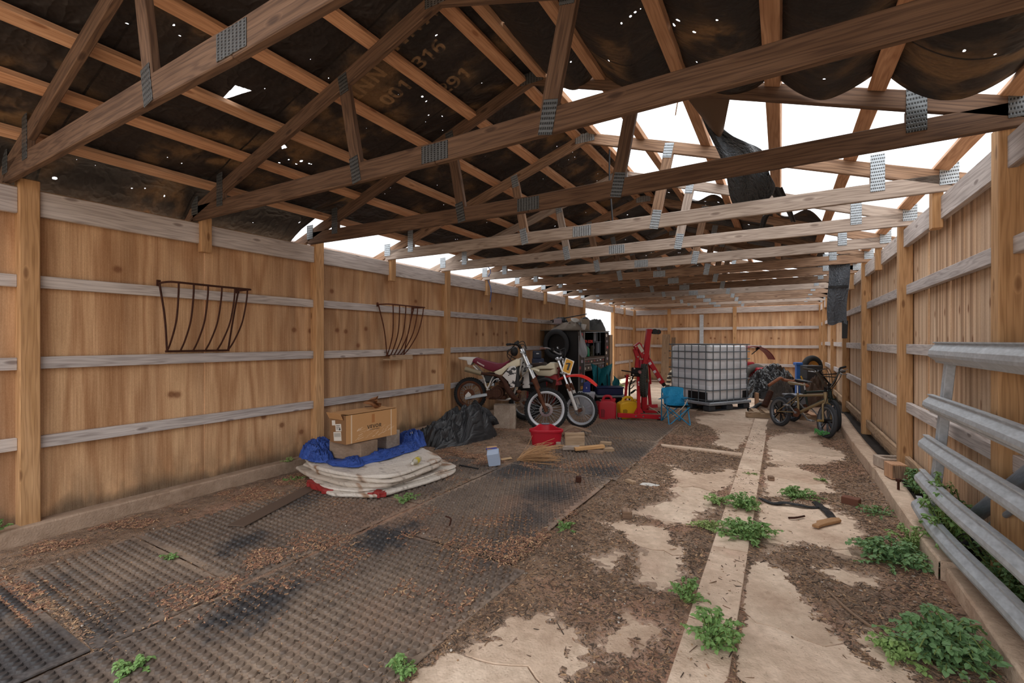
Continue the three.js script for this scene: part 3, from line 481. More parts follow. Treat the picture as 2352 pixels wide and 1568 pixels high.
function rubberMat(label, X0, X1, d0, d1, rot, y = 0.0, bow = 0.006) {
  const cx = (X0 + X1) / 2, cd = (d0 + d1) / 2, w = X1 - X0 - 0.008, L = d1 - d0 - 0.008, cs = Math.cos(rot), sn = Math.sin(rot);
  const o = thing('rubber_mat', label, 'mat', [cx, y, cd], 0, 'studded rubber floor mats'); const toW = (a, b) => [cx + a * cs - b * sn, cd + a * sn + b * cs];
  const hgt = (a, b) => 0.016 + bow * (fbm((cx + a) * 1.5, (cd + b) * 1.5, 2) - 0.4) * 2;
  const setUV = (g) => { const p = g.attributes.position, uv = g.attributes.uv; for (let i = 0; i < p.count; i++) uv.setXY(i, (p.getX(i) + cx + 3.9) / 2.7, (-p.getZ(i) + cd + 0.5) / 8.3); return g; };
  const at = (a, b, yy) => { const q = toW(a, b); return V(q[0] - cx, yy, -(q[1] - cd)); };
  part('mat_sheet', o, M.mat, setUV(surf(16, 24, (u, v) => { const a = (u - 0.5) * w, b = (v - 0.5) * L; return at(a, b, hgt(a, b)); }, 0.014)));
  const P = [], N = [], s = 0.0475, r1 = 0.0155, r0 = 0.0185; const nx = Math.floor((w - 0.03) / s), nd = Math.floor((L - 0.03) / s);
  for (let j = 0; j < nd; j++) for (let i = 0; i < nx; i++) {
    const a = (i - (nx - 1) / 2) * s + (j % 2 ? s / 4 : -s / 4), b = (j - (nd - 1) / 2) * s, h0 = hgt(a, b), h1 = h0 + 0.011, K = d0 > 4 ? 6 : 9;
    for (let k = 0; k < K; k++) { const t0 = k / K * 6.283, t1 = (k + 1) / K * 6.283, q = (t, r, h) => at(a + r * Math.cos(t), b + r * Math.sin(t), h);
      const A = q(t0, r0, h0), B = q(t1, r0, h0), C = q(t1, r1, h1), D = q(t0, r1, h1), T = at(a, b, h1 + 0.001); const nA = at(Math.cos(t0), Math.sin(t0), 0).sub(at(0, 0, 0)).setY(0.5).normalize(), nB = at(Math.cos(t1), Math.sin(t1), 0).sub(at(0, 0, 0)).setY(0.5).normalize();
      for (const [v, n] of [[A, nA], [B, nB], [C, nB], [A, nA], [C, nB], [D, nA], [D, 0], [C, 0], [T, 0]]) { P.push(v.x, v.y, v.z); n ? N.push(n.x, n.y, n.z) : N.push(0, 1, 0); } }
  }
  const g = new THREE.BufferGeometry(); g.setAttribute('position', new THREE.Float32BufferAttribute(P, 3)); g.setAttribute('normal', new THREE.Float32BufferAttribute(N, 3)); g.setAttribute('uv', new THREE.Float32BufferAttribute(new Float32Array(P.length / 3 * 2), 2)); part('stud_pattern', o, M.stud, setUV(g)).userData.kind = 'stuff';
  return o;
}
rubberMat('studded black mat with a clean dark centre, right column, behind the seam', -2.53, -1.3, 0.38, 2.36, -0.025, 0.001);
rubberMat('dusty studded mat lying just right of the folded white tarps', -2.53, -1.4, 2.38, 4.27, 0.0, 0.0, 0.012);
rubberMat('dusty studded mat under the scrap wood blocks and small carton', -2.54, -1.36, 4.29, 6.12, 0.004);
rubberMat('dusty studded mat in front of the engine stand and camp chair', -2.54, -1.39, 6.14, 7.65, 0);
rubberMat('dark raised mat corner at the bottom left of the photo', -3.78, -2.56, -0.6, 0.79, 0.01, 0.004);
rubberMat('narrow dusty mat in the left column under wood chips', -3.78, -2.555, 0.8, 1.4, 0, 0);
rubberMat('dirt covered mat along the left kerb under the brown strip', -3.8, -2.56, 1.41, 2.85, 0, -0.001);
rubberMat('mat mostly hidden under the folded white tarps', -3.78, -2.56, 2.87, 4.25, 0, -0.003);

// ---- loose litter
function scatter(name, label, cat, geo, mat, n, place, colors) {
  const m = new THREE.InstancedMesh(geo, mat, n), q = new THREE.Matrix4(), e = new THREE.Euler(), Q = new THREE.Quaternion(), col = new THREE.Color(); let k = 0, guard = 0;
  while (k < n && guard++ < n * 40) { const p = place(); if (!p) continue; e.set(rr(-0.35, 0.35), R() * 6.283, rr(-0.35, 0.35)); Q.setFromEuler(e); q.compose(V(p[0], p[1], -p[2]), Q, V(...p[3])); m.setMatrixAt(k, q); const c = colors[Math.floor(R() * colors.length)], f = rr(0.75, 1.15); col.setRGB(c[0] * f, c[1] * f, c[2] * f); m.setColorAt(k, col); k++; }
  m.count = k; m.name = name; m.castShadow = m.receiveShadow = true; m.userData = { label, category: cat, kind: 'stuff' }; scene.add(m); return m;
}
{
  const chip = fin(new THREE.BoxGeometry(1, 0.16, 0.42)), twigG = fin(new THREE.CylinderGeometry(0.5, 0.35, 1, 5)); twigG.rotateZ(Math.PI / 2);
  const top = (X, d) => Math.max(soilH(X, d), (X < -1.34 && X > -3.8 && d < 7.6) ? 0.018 : (X > -0.385 && X < -0.178 ? 0.014 : -0.004));
  const dens = (X, d) => { if (X > -0.4 && X < -0.17) return 0.03; const s = soilH(X, d); if (X < -1.34) return 0.05 + 0.95 * sm(0.55, 0.72, fbm(X * 1.7 + 2, d * 1.2 + 5, 4)); return s < 0 ? 0.015 : 0.5 + 0.5 * sm(0.45, 0.7, fbm(X * 3, d * 3 + 8, 3)); };
  const spot = (sc) => () => { const d = 0.8 + 7.2 * Math.pow(R(), 1.5), X = rr(-4.2, 0.76); if (R() > dens(X, d)) return null; const s = sc(); return [X, top(X, d) + s * 0.12, d, [s * rr(0.8, 1.5), s * 0.7, s * rr(0.7, 1.2)]]; };
  scatter('wood_chips', 'tan and brown wood chips scattered over the mats and dirt', 'wood chips', chip, std(0xffffff, 0.95), 110000, spot(() => 0.006 + 0.016 * R() * R()), [[0.3, 0.18, 0.1], [0.44, 0.28, 0.16], [0.12, 0.08, 0.055], [0.17, 0.11, 0.075], [0.34, 0.19, 0.12], [0.1, 0.07, 0.05], [0.2, 0.14, 0.1]]);
  const tw = () => { const d = 1.0 + 6.5 * Math.pow(R(), 1.4), X = R() < 0.75 ? rr(-1.4, 0.76) : rr(-4, 0.76); if (R() > dens(X, d)) return null; const l = rr(0.02, 0.03 + 0.06 * R()), t = rr(0.003, 0.007); return [X, top(X, d) + t * 0.4, d, [l, t, t]]; };
  const red = () => { const d = 0.7 + 4.2 * Math.pow(R(), 1.3), X = rr(-4.2, -1.35); if (R() > sm(0.5, 0.62, fbm(X * 1.5 + 12, d * 1.5 + 3, 3)) * sm(0.4, 0.6, fbm(X * 6, d * 6 + 2, 3))) return null; const s = 0.007 + 0.014 * R() * R(); return [X, top(X, d) + 0.004 + s * 0.14, d, [s * rr(0.8, 1.6), s * 0.7, s]]; };
  scatter('wood_shavings', 'reddish tan wood shavings drifted in patches over the rubber mats', 'wood shavings', chip, std(0xffffff, 0.95), 30000, red, [[0.34, 0.17, 0.1], [0.4, 0.22, 0.13], [0.26, 0.13, 0.08], [0.5, 0.32, 0.18], [0.2, 0.1, 0.07]]);
  scatter('twigs', 'dry brown twigs and bark slivers scattered over the dirt', 'twigs', twigG, std(0xffffff, 0.95), 6000, tw, [[0.12, 0.075, 0.05], [0.2, 0.12, 0.075], [0.08, 0.055, 0.04], [0.28, 0.18, 0.11]]);
  const peb = fin(new THREE.IcosahedronGeometry(0.5, 0)); scatter('pebbles', 'small pale pebbles and crumbs on the dirt', 'pebbles', peb, std(0xffffff, 0.95), 1600, spot(() => 0.006 + 0.01 * R()), [[0.34, 0.28, 0.22], [0.2, 0.14, 0.1], [0.45, 0.4, 0.35]]);
}
// ================================================================ left wall things
// wire hay racks: a top rim standing off the wall, bars bending in to a low rail on the wall
function hayRack(label, d0, d1, y1, b0, b1, y0, out, n, mat, tray) {
  const cd = (d0 + d1) / 2, o = thing('hay_rack', label, 'hay rack', [-4.343, 0, cd], 0, 'wire hay racks'); const q = (x, y, d) => V(x, y, -(d - cd)), r = 0.0088;
  part('top_rim', o, mat, [tube([q(0.01, y1, d0), q(out * 0.7, y1, d0 + 0.005), q(out, y1 - 0.004, d0 + 0.05), q(out, y1 - 0.006, cd), q(out, y1 - 0.006, d1 - 0.03), q(out * 0.8, y1 - 0.004, d1), q(0.01, y1 - 0.004, d1)], r, 7, false, 60), box(0.012, 0.05, 0.03, 0.006, y1, -(d0 - cd)), box(0.012, 0.05, 0.03, 0.006, y1 - 0.005, -(d1 - cd))]);
  part('bottom_rail', o, mat, [cyl(q(0.012, y0, b0 - 0.01), q(0.012, y0, b1 + 0.01), 0.009)]);
  for (let i = 0; i < n; i++) {
    const t = i / (n - 1), a = d0 + 0.05 + (d1 - d0 - 0.08) * t, b = b0 + (b1 - b0) * t;
    part('bar', o, mat, tube([q(out, y1, a), q(out * 0.97, y1 - 0.2 * (y1 - y0), a + (b - a) * 0.1), q(out * 0.8, y1 - 0.55 * (y1 - y0), a + (b - a) * 0.4), q(out * 0.4, y1 - 0.84 * (y1 - y0), a + (b - a) * 0.75), q(0.015, y0, b)], r * 0.85, 6, false, 24));
  }
  for (const [a, b] of [[d0, b0], [d1, b1]]) part('bar', o, mat, tube([q(0.02, y1, a), q(0.03, (y0 + y1) / 2, a + (b - a) * 0.6), q(0.015, y0, b)], r * 0.85, 6));
  if (tray) part('wooden_tray', o, M.plank, [box(0.13, 0.015, b1 - b0 + 0.1, 0.06, y0 - 0.05, -((b0 + b1) / 2 - cd)), box(0.012, 0.06, b1 - b0 + 0.1, 0.125, y0 - 0.025, -((b0 + b1) / 2 - cd))]);
}
hayRack('dark wire hay rack on the wall bay nearest the camera', 1.765, 2.39, 1.815, 1.82, 2.3, 1.262, 0.22, 6, M.darkRust);
hayRack('smaller rusty wire hay rack with a little wooden tray below it', 4.1, 4.74, 1.8, 4.25, 4.55, 1.16, 0.22, 6, tint(M.rust, 0.75, 0.6, 0.55), true);

// ---- folded tarps, box and blocks
const dirtyWhite = tex(512, 512, (u, v) => { const a = fbm(u * 5, v * 5, 5, 5, 5), b = fbm(u * 14, v * 30, 4, 14, 30); let c = mixc([222, 214, 204], [190, 178, 166], a); c = mixc(c, [138, 96, 66], sm(0.54, 0.74, a) * sm(0.4, 0.65, b) * 0.75); c = mixc(c, [96, 84, 76], sm(0.68, 0.8, b) * 0.35); const n = (vn(u * 200, v * 200, 200, 200) - 0.5) * 12; return [c[0] + n, c[1] + n, c[2] + n]; });
M.tarpWhite = std(0xffffff, 0.6, { map: dirtyWhite, bumpMap: rep(crinB, 2, 2), bumpScale: 0.012 });
function fold(pts, th, y0, seed, amp = 0.012) { // one folded layer: soft edge, rumpled top
  const P = spl(pts, 72).map(([x, y], i) => [x + 0.05 * (vn(i * 0.22, seed) - 0.5), y + 0.05 * (vn(i * 0.22, seed + 9) - 0.5)]), n = P.length - 1; let cx = 0, cy = 0; for (let i = 0; i < n; i++) { cx += P[i][0] / n; cy += P[i][1] / n; }
  const prof = [[0.985, 0], [1, 0.2], [1.006, 0.5], [1, 0.85], [0.985, 1], [0.93, 1], [0.8, 1], [0.6, 1], [0.4, 1], [0.2, 1], [0.001, 1]];
  const g = surf(n, prof.length - 1, (u, v) => { const i = Math.round(u * n) % n, [r, h] = prof[Math.round(v * (prof.length - 1))]; const x = cx + (P[i][0] - cx) * r, d = cy + (P[i][1] - cy) * r; return W(x, y0 + th * h + (h > 0.5 ? amp * (fbm(x * 6 + seed, d * 6, 4) - 0.5) * 2 : 0), d); });
  const p = g.attributes.position, uv = g.attributes.uv; for (let i = 0; i < uv.count; i++) uv.setXY(i, p.getX(i) * 0.9 + p.getY(i), p.getZ(i) * 0.9); return g;
}
const dbl = (m) => { const c = m.clone(); c.side = THREE.DoubleSide; return c; };
{
  const low = [[-3.72, 2.71], [-3.3, 2.6], [-2.93, 2.76], [-2.83, 3.2], [-2.8, 3.66], [-3.1, 3.85], [-3.7, 3.78], [-3.95, 3.1]];
  const t = thing('folded_tarp', 'lower folded white tarp with red corners, at the bottom of the stack', 'tarp');
  part('layer', t, dbl(M.tarpWhite), fold(low, 0.03, 0.032, 3)); part('layer', t, dbl(M.tarpWhite), fold(low.map(([x, d]) => [x - 0.06, d + 0.05]), 0.02, 0.062, 5));
  part('red_corner', t, std(0x8f2420, 0.6, { side: THREE.DoubleSide, bumpMap: rep(crinB, 2, 2), bumpScale: 0.01 }), [fold([[-3.74, 2.66], [-3.56, 2.61], [-3.36, 2.6], [-3.33, 2.68], [-3.6, 2.84]], 0.042, 0.036, 8), fold([[-2.98, 2.72], [-2.9, 2.76], [-2.9, 2.82], [-2.99, 2.82]], 0.036, 0.032, 12)], 'dull red underside showing at the corner');
  const up = [[-4.08, 2.86], [-3.7, 2.74], [-3.2, 2.76], [-2.92, 2.9], [-2.9, 3.3], [-2.94, 3.56], [-3.2, 3.74], [-3.6, 3.84], [-4.06, 3.6], [-4.2, 3.24]];
  const w = thing('folded_tarp', 'thick folded white tarp with rust stains carrying the blue tarp', 'tarp');
  part('layer', w, dbl(tint(M.tarpWhite, 0.82, 0.78, 0.74)), fold(up.map(([x, d]) => [x - 0.02, d - 0.03]), 0.032, 0.084, 21)); part('layer', w, dbl(tint(M.tarpWhite, 0.9, 0.87, 0.84)), fold(up.map(([x, d]) => [x + 0.02, d + 0.02]), 0.028, 0.118, 27)); part('layer', w, dbl(M.tarpWhite), fold(up.map(([x, d]) => [x + 0.0, d + 0.03]), 0.03, 0.148, 33, 0.018));
  const b = thing('blue_tarp', 'crumpled bright blue tarp bunched around the concrete blocks', 'tarp');
  const roll = (pts, r, seed) => { const c = new THREE.CatmullRomCurve3(pts.map(p => W(...p))), fr = c.computeFrenetFrames(60, false); return surf(16, 60, (u, v) => { const i = Math.round(v * 60), p = c.getPoint(v), a = u * 6.2832, e = r * (0.3 + 1.3 * fbm(v * 7 + seed, Math.cos(a) * 2.2 + 3 + Math.sin(a), 4)) * Math.sqrt(sm(0, 0.12, v + 0.002) * sm(1, 0.88, v - 0.002)); return p.addScaledVector(fr.normals[i], Math.cos(a) * e).addScaledVector(fr.binormals[i], Math.sin(a) * e * 0.9); }); };
  part('sheet', b, dbl(M.tarpBlue), fold([[-4.1, 3.0], [-3.8, 2.88], [-3.42, 2.92], [-3.34, 3.3], [-3.42, 3.75], [-3.8, 4.0], [-4.12, 3.5]], 0.022, 0.18, 40, 0.016));
  part('rolled_edge', b, dbl(M.tarpBlue), [roll([[-3.74, 0.2, 2.88], [-3.5, 0.205, 2.9], [-3.4, 0.21, 3.05], [-3.38, 0.215, 3.4], [-3.42, 0.23, 3.75], [-3.52, 0.24, 3.94]], 0.042, 4)]);
  for (const [x, d, w, l, h, sd] of [[-4.02, 3.04, 0.4, 0.36, 0.15, 51], [-3.86, 2.93, 0.3, 0.2, 0.1, 52], [-3.52, 3.86, 0.3, 0.24, 0.16, 53], [-3.7, 3.93, 0.3, 0.2, 0.11, 54], [-3.39, 3.3, 0.16, 0.5, 0.075, 55], [-3.45, 2.97, 0.26, 0.18, 0.07, 56], [-3.4, 3.62, 0.16, 0.36, 0.08, 57]]) part('crumpled_bunch', b, dbl(M.tarpBlue), xf(heapGeo(w, l, h, sd, { amp: 1.1 }), x, 0.19, -d));
  part('grommet', b, M.chrome, xf(fin(new THREE.TorusGeometry(0.013, 0.004, 6, 14)), -3.5, 0.335, -3.8, -0.5));
  const blk = (label, x, d, w, h, l, ry, y, m) => { const o = thing('concrete_block', label, 'block', [x, y, d], ry, 'concrete blocks in the shed'); part('block_body', o, m, ext([[-w / 2, 0], [w / 2, 0], [w / 2, h], [-w / 2, h]], l, { b: 0.006 })); uvm(o.children[0].geometry, 2); return o; };
  blk('dark concrete block under the near end of the cardboard box', -3.63, 3.12, 0.4, 0.165, 0.24, 0.1, 0.206, M.blockD);
  blk('paler concrete block under the far end of the cardboard box', -3.7, 3.62, 0.2, 0.165, 0.22, 0.1, 0.206, M.block);
  // cardboard box
  const face = (w, h, f) => { const t = canvasTex(w, h, (g) => { g.fillStyle = '#b98a5a'; g.fillRect(0, 0, w, h); const q = rng(w); for (let i = 0; i < 500; i++) { g.fillStyle = `rgba(${q() < 0.5 ? '255,235,205' : '90,60,30'},${0.02 + 0.05 * q()})`; g.fillRect(q() * w, q() * h, 4 + q() * 60, 1 + q() * 3); } f(g, q); }); return std(0xffffff, 0.8, { map: t }); };
  const side = face(1024, 512, (g, q) => { g.fillStyle = 'rgba(235,228,214,.55)'; g.fillRect(85, 0, 22, 512); g.fillRect(890, 0, 20, 512); g.fillStyle = 'rgba(160,98,50,.7)'; g.fillRect(490, 40, 60, 160); g.fillStyle = '#2a211a'; g.font = 'bold 92px sans-serif'; g.textAlign = 'center'; g.fillText('VEVOR', 545, 300); g.fillRect(440, 322, 210, 8); for (let i = 0; i < 26; i++) { g.strokeStyle = 'rgba(250,245,238,.6)'; g.lineWidth = 2 + 5 * q(); g.beginPath(); const x = 150 + q() * 720, y = 300 + q() * 190; g.moveTo(x, y); g.lineTo(x + 30 + q() * 90, y - 15 - q() * 40); g.stroke(); } });
  const end = face(512, 512, (g) => { g.fillStyle = 'rgba(70,45,28,.45)'; g.fillRect(0, 0, 512, 512); g.fillStyle = '#d8d2c8'; g.save(); g.rotate(-0.12); g.fillRect(40, 130, 110, 90); g.fillRect(150, 200, 190, 130); g.fillRect(70, 340, 250, 160); g.fillStyle = '#26221e'; for (let i = 0; i < 24; i++) g.fillRect(90 + i * 9, 360, (i * 7) % 5 + 1, 70); g.font = '22px sans-serif'; for (let i = 0; i < 3; i++) g.fillRect(170, 225 + i * 28, 130 - i * 25, 9); g.beginPath(); g.moveTo(250, 310); g.lineTo(290, 250); g.lineTo(315, 310); g.fill(); g.restore(); });
  const plain = face(256, 256, () => { });
  const bx = thing('cardboard_box', 'taped brown cardboard shipping box propped on two concrete blocks', 'box', [-3.6, 0.374, 3.2], Math.PI / 2 - 0.09);
  // local x runs away down the shed, +z faces the aisle
  const panel = (w, h, m, x, y, z, ry, rx = 0) => { const g = box(w, h, 0.006, 0, 0, 0, { b: 0.001 }), p = g.attributes.position, uv = g.attributes.uv; for (let i = 0; i < p.count; i++) uv.setXY(i, 0.5 + p.getX(i) / w, 0.5 - p.getY(i) / h); return [xf(g, x, y, z, rx, ry, 0), m]; };
  const flip = (m) => { m.map.flipY = false; return m; }; [side, end, plain].forEach(flip);
  for (const [n, g] of [['side_panel', panel(0.6, 0.27, side, 0.03, 0.14, 0.125, 0)], ['side_panel', panel(0.6, 0.27, plain, 0.03, 0.14, -0.125, 0)], ['end_panel', panel(0.25, 0.27, end, -0.27, 0.14, 0, -Math.PI / 2)], ['end_panel', panel(0.25, 0.27, plain, 0.33, 0.14, 0, Math.PI / 2)], ['top_flap', panel(0.58, 0.16, plain, 0.04, 0.275, -0.05, 0, -Math.PI / 2 + 0.06)], ['top_flap', panel(0.58, 0.12, plain, 0.04, 0.28, 0.07, 0, -Math.PI / 2 - 0.07)], ['bottom_flap', panel(0.6, 0.25, plain, 0.03, 0.006, 0, 0, Math.PI / 2)], ['end_flap', panel(0.22, 0.07, plain, -0.3, 0.262, -0.01, -Math.PI / 2, 0.5)]]) part(n, bx, g[1], g[0]);
  const lf = thing('dry_leaf', 'crumpled dry brown leaf standing on the cardboard box', 'leaf', [-3.62, 0.662, 3.38], 0.4); part('blade', lf, std(0x8a5c3a, 0.8, { side: THREE.DoubleSide }), surf(12, 14, (u, v) => { const w = 0.07 * Math.sin(Math.PI * v) * (1 + 0.3 * Math.sin(v * 17)); return V((u - 0.5) * 2 * w + 0.02 * Math.sin(v * 8), 0.005 + v * 0.09 + 0.02 * Math.sin(u * 6), 0.05 * Math.sin(u * 5 + v * 3)); })); part('stalk', lf, std(0x4a2f20, 0.9), tube([V(0, 0.012, 0), V(-0.05, 0.01, 0.02), V(-0.1, 0.006, 0.01)], 0.004, 5));
  const bt = thing('plastic_bottle', 'small clear bottle with a yellow label lying on the white tarp', 'bottle', [-2.98, 0.212, 3.3], Math.PI / 2 + 0.35); const bl = lathe([[0, -0.08], [0.026, -0.08], [0.029, -0.07], [0.029, 0.03], [0.014, 0.058], [0.012, 0.075], [0, 0.075]], 16); bl.rotateZ(Math.PI / 2); part('bottle_body', bt, std(0xb9b29e, 0.25), bl); const lb = fin(new THREE.CylinderGeometry(0.0298, 0.0298, 0.06, 18, 1, true)); lb.rotateZ(Math.PI / 2); part('wrapper', bt, std(0xc4b23a, 0.5), lb); part('cap', bt, std(0xc9c4b8, 0.5), cyl(V(-0.075, 0, 0), V(-0.095, 0, 0), 0.013));
}
// crumpled sheet heap
function heapGeo(w, l, h, seed, o = {}) {
  return surf(72, 34, (u, v) => {
    const a = u * 6.28319, r = 1 - v, ca = Math.cos(a), sa = Math.sin(a), e = 1 + 0.22 * (fbm(ca * 1.7 + seed, sa * 1.7, 3) - 0.5) * 2; const x = ca * r * e, y = sa * r * e;
    const n1 = fbm(x * 2.2 + seed, y * 2.2 + 5, 4), rg = 1 - Math.abs(2 * fbm(x * 3.4 + n1 + seed * 3, y * 3.4, 3) - 1); let k = Math.pow(Math.max(0, 1 - r * r), 0.6) * (0.55 + 0.6 * n1); if (o.peak) k *= (o.low ?? 0.35) + 0.85 * sm(-0.9, 0.75, y * o.peak[1] + x * o.peak[0]);
    const z = h * (k + (rg - 0.7) * (o.amp ?? 0.55) * sm(0, 0.25, v)); return V(x * w / 2, Math.max(v < 0.03 ? 0.002 : 0.006, z), -y * l / 2);
  });
}
{
  const t = thing('plastic_sheet', 'heap of crumpled dull black plastic sheet on the dirt beside the wall post', 'plastic sheet', [-3.8, 0.004, 4.85], -0.28); part('heap', t, dbl(M.tarpBlack), heapGeo(0.66, 1.5, 0.5, 3, { peak: [0.15, 1.05], amp: 0.9, low: 0.12 }));
  part('raised_fold', t, dbl(M.tarpBlack), surf(30, 20, (u, v) => { const a = (u - 0.5) * 2; return V(0.06 + 0.14 * Math.sin(v * 3 + u * 4) * 0.5 + v * 0.05, 0.14 + v * (0.36 - 0.3 * a * a) + 0.03 * Math.sin(u * 15), -0.42 + a * 0.3 + 0.03 * Math.sin(v * 9)); }, 0.004));
}
// ---- floor things near the tarps
{
  const c = thing('small_carton', 'small pale blue carton lying crooked beside the dry broom straw', 'carton', [-2.64, 0.02, 4.13], 0.55); const g = box(0.125, 0.14, 0.125, 0, 0, 0, { b: 0.004 }); xf(g, 0, 0.085, 0, 0.22, 0, 0.16); part('carton_body', c, std(0xa9b6cc, 0.6), g); part('flap', c, std(0x53539a, 0.6), xf(box(0.12, 0.03, 0.003), -0.025, 0.17, -0.04, 0.6, 0, 0.16)); part('flap', c, std(0xb79268, 0.8), xf(box(0.11, 0.05, 0.003), -0.02, 0.175, -0.06, -1.1, 0, 0.1));
  const s = thing('straw_bunch', 'splayed bunch of dry broom straw in front of the red feed pan', 'straw', [-2.52, 0.01, 4.42], 0.5); const q = rng(5), st = []; for (let i = 0; i < 150; i++) { const a = -0.5 + q() * 1.5, l = 0.25 + q() * 0.3, h = 0.02 + q() * 0.2 * l * 2, b = q() * 0.5; st.push(tube([V(0, 0.01 + 0.02 * q(), 0), V(Math.cos(a) * l * 0.45, h * 0.7, -Math.sin(a) * l * 0.45), V(Math.cos(a + b * 0.4) * l, h * (0.6 + 0.5 * q()), -Math.sin(a + b * 0.4) * l)], 0.0024, 4, false, 5)); } part('stalks', s, std(0xb98f66, 0.9), st).userData.kind = 'stuff';
  part('husk', s, std(0xc2a27c, 0.9), [xf(box(0.13, 0.006, 0.05), -0.12, 0.02, -0.05, 0.1, 0.4, 0.06)]);
  // corner feed pan: a rounded triangle, hollow
  const p = thing('feed_pan', 'red corner feed pan with a grey patch on its back rim', 'pan', [-2.62, 0.012, 5.35], 0.5); const top = spl([[-0.215, -0.03], [-0.2, -0.1], [-0.1, -0.145], [0.1, -0.145], [0.2, -0.1], [0.215, -0.03], [0.13, 0.07], [0.05, 0.15], [-0.05, 0.15], [-0.13, 0.07]], 60); const n = 60;
  const ring = [[0.8, 0.005], [0.83, 0.0], [0.93, 0.17], [1.0, 0.172], [1.0, 0.2], [0.97, 0.208], [0.9, 0.2], [0.8, 0.03], [0.4, 0.022], [0.001, 0.022]];
  part('pan_body', p, dbl(M.redP), surf(n, ring.length - 1, (u, v) => { const i = Math.round(u * n) % n, [r, h] = ring[Math.round(v * 9)]; return V(top[i][0] * r, h + 0.03 * sm(0.02, 0.14, top[i][1]) * (h > 0.1 ? 1 : 0), -top[i][1] * r); })); part('rim_patch', p, std(0x6d727c, 0.6), xf(box(0.11, 0.022, 0.03, 0, 0, 0, { b: 0.008 }), 0, 0.238, -0.145));
  const woods = [['weathered square wood offcut standing on edge behind the small blocks', [-2.2, 0.02, 5.3], 0.55, [0.24, 0.19, 0.045], [0, 0, 0.02], M.plank], ['thin grey wood offcut lying against the square offcut', [-2.18, 0.03, 5.14], 0.3, [0.2, 0.045, 0.07], [0, 0, 0.06], M.truss2], ['long yellow wood offcut resting across other offcuts', [-1.97, 0.045, 5.2], 0.62, [0.36, 0.035, 0.075], [0, 0, 0.07], tint(M.post, 1.05, 1.02, 0.95)], ['short wood block under the yellow offcut, nearest the camera', [-1.89, 0.008, 5.2], 0.1, [0.18, 0.045, 0.09], [0, 0, 0], M.truss], ['pale wood block beside the right end of the yellow offcut', [-1.8, 0.01, 5.36], 0.6, [0.14, 0.05, 0.1], [0, 0, 0], M.plank], ['small wood block lying alone behind the offcut pile', [-1.93, 0.012, 5.68], 0.2, [0.14, 0.045, 0.08], [0, 0, 0], M.plank], ['tiny grey block between the feed pan and the wood offcuts', [-2.42, 0.014, 5.3], 0.4, [0.06, 0.055, 0.06], [0, 0, 0], M.block]];
  for (const [l, pos, ry, [w, h, dd], [rx, , rz], m] of woods) { const o = thing('wood_offcut', l, 'wood block', pos, ry, 'wood offcuts on the mats'); part('offcut_body', o, m, xf(box(w, h, dd, 0, 0, 0, { b: 0.003 }), 0, h / 2 + Math.abs(rz) * w / 2, 0, rx, 0, rz)); }
  const tp = thing('tilted_boards', 'two brown boards nailed into a low peak behind the feed pan', 'boards', [-2.55, 0.0, 5.85], 0.2); part('board', tp, M.truss, beam(V(-0.2, 0.02, 0.12), V(0.06, 0.16, -0.1), 0.02, 0.1)); part('board', tp, M.truss, beam(V(0.05, 0.16, -0.1), V(0.3, 0.08, -0.2), 0.02, 0.1));
  solo('rubber_strip', 'long flat brown strip lying across the mats near the kerb', 'strip', std(0x5c4a3e, 0.8), [xf(box(0.87, 0.008, 0.13, 0, 0, 0, { b: 0.002 }), 0, 0, 0)], [-3.49, 0.032, 2.24], turn(-0.26, 0.72) + 0.0);
  solo('black_rod', 'short thin black rod on the mat beside the white tarp', 'rod', M.black, cyl(V(-0.13, 0, 0), V(0.13, 0.004, 0), 0.008), [-2.8, 0.035, 3.9], -0.1);
}
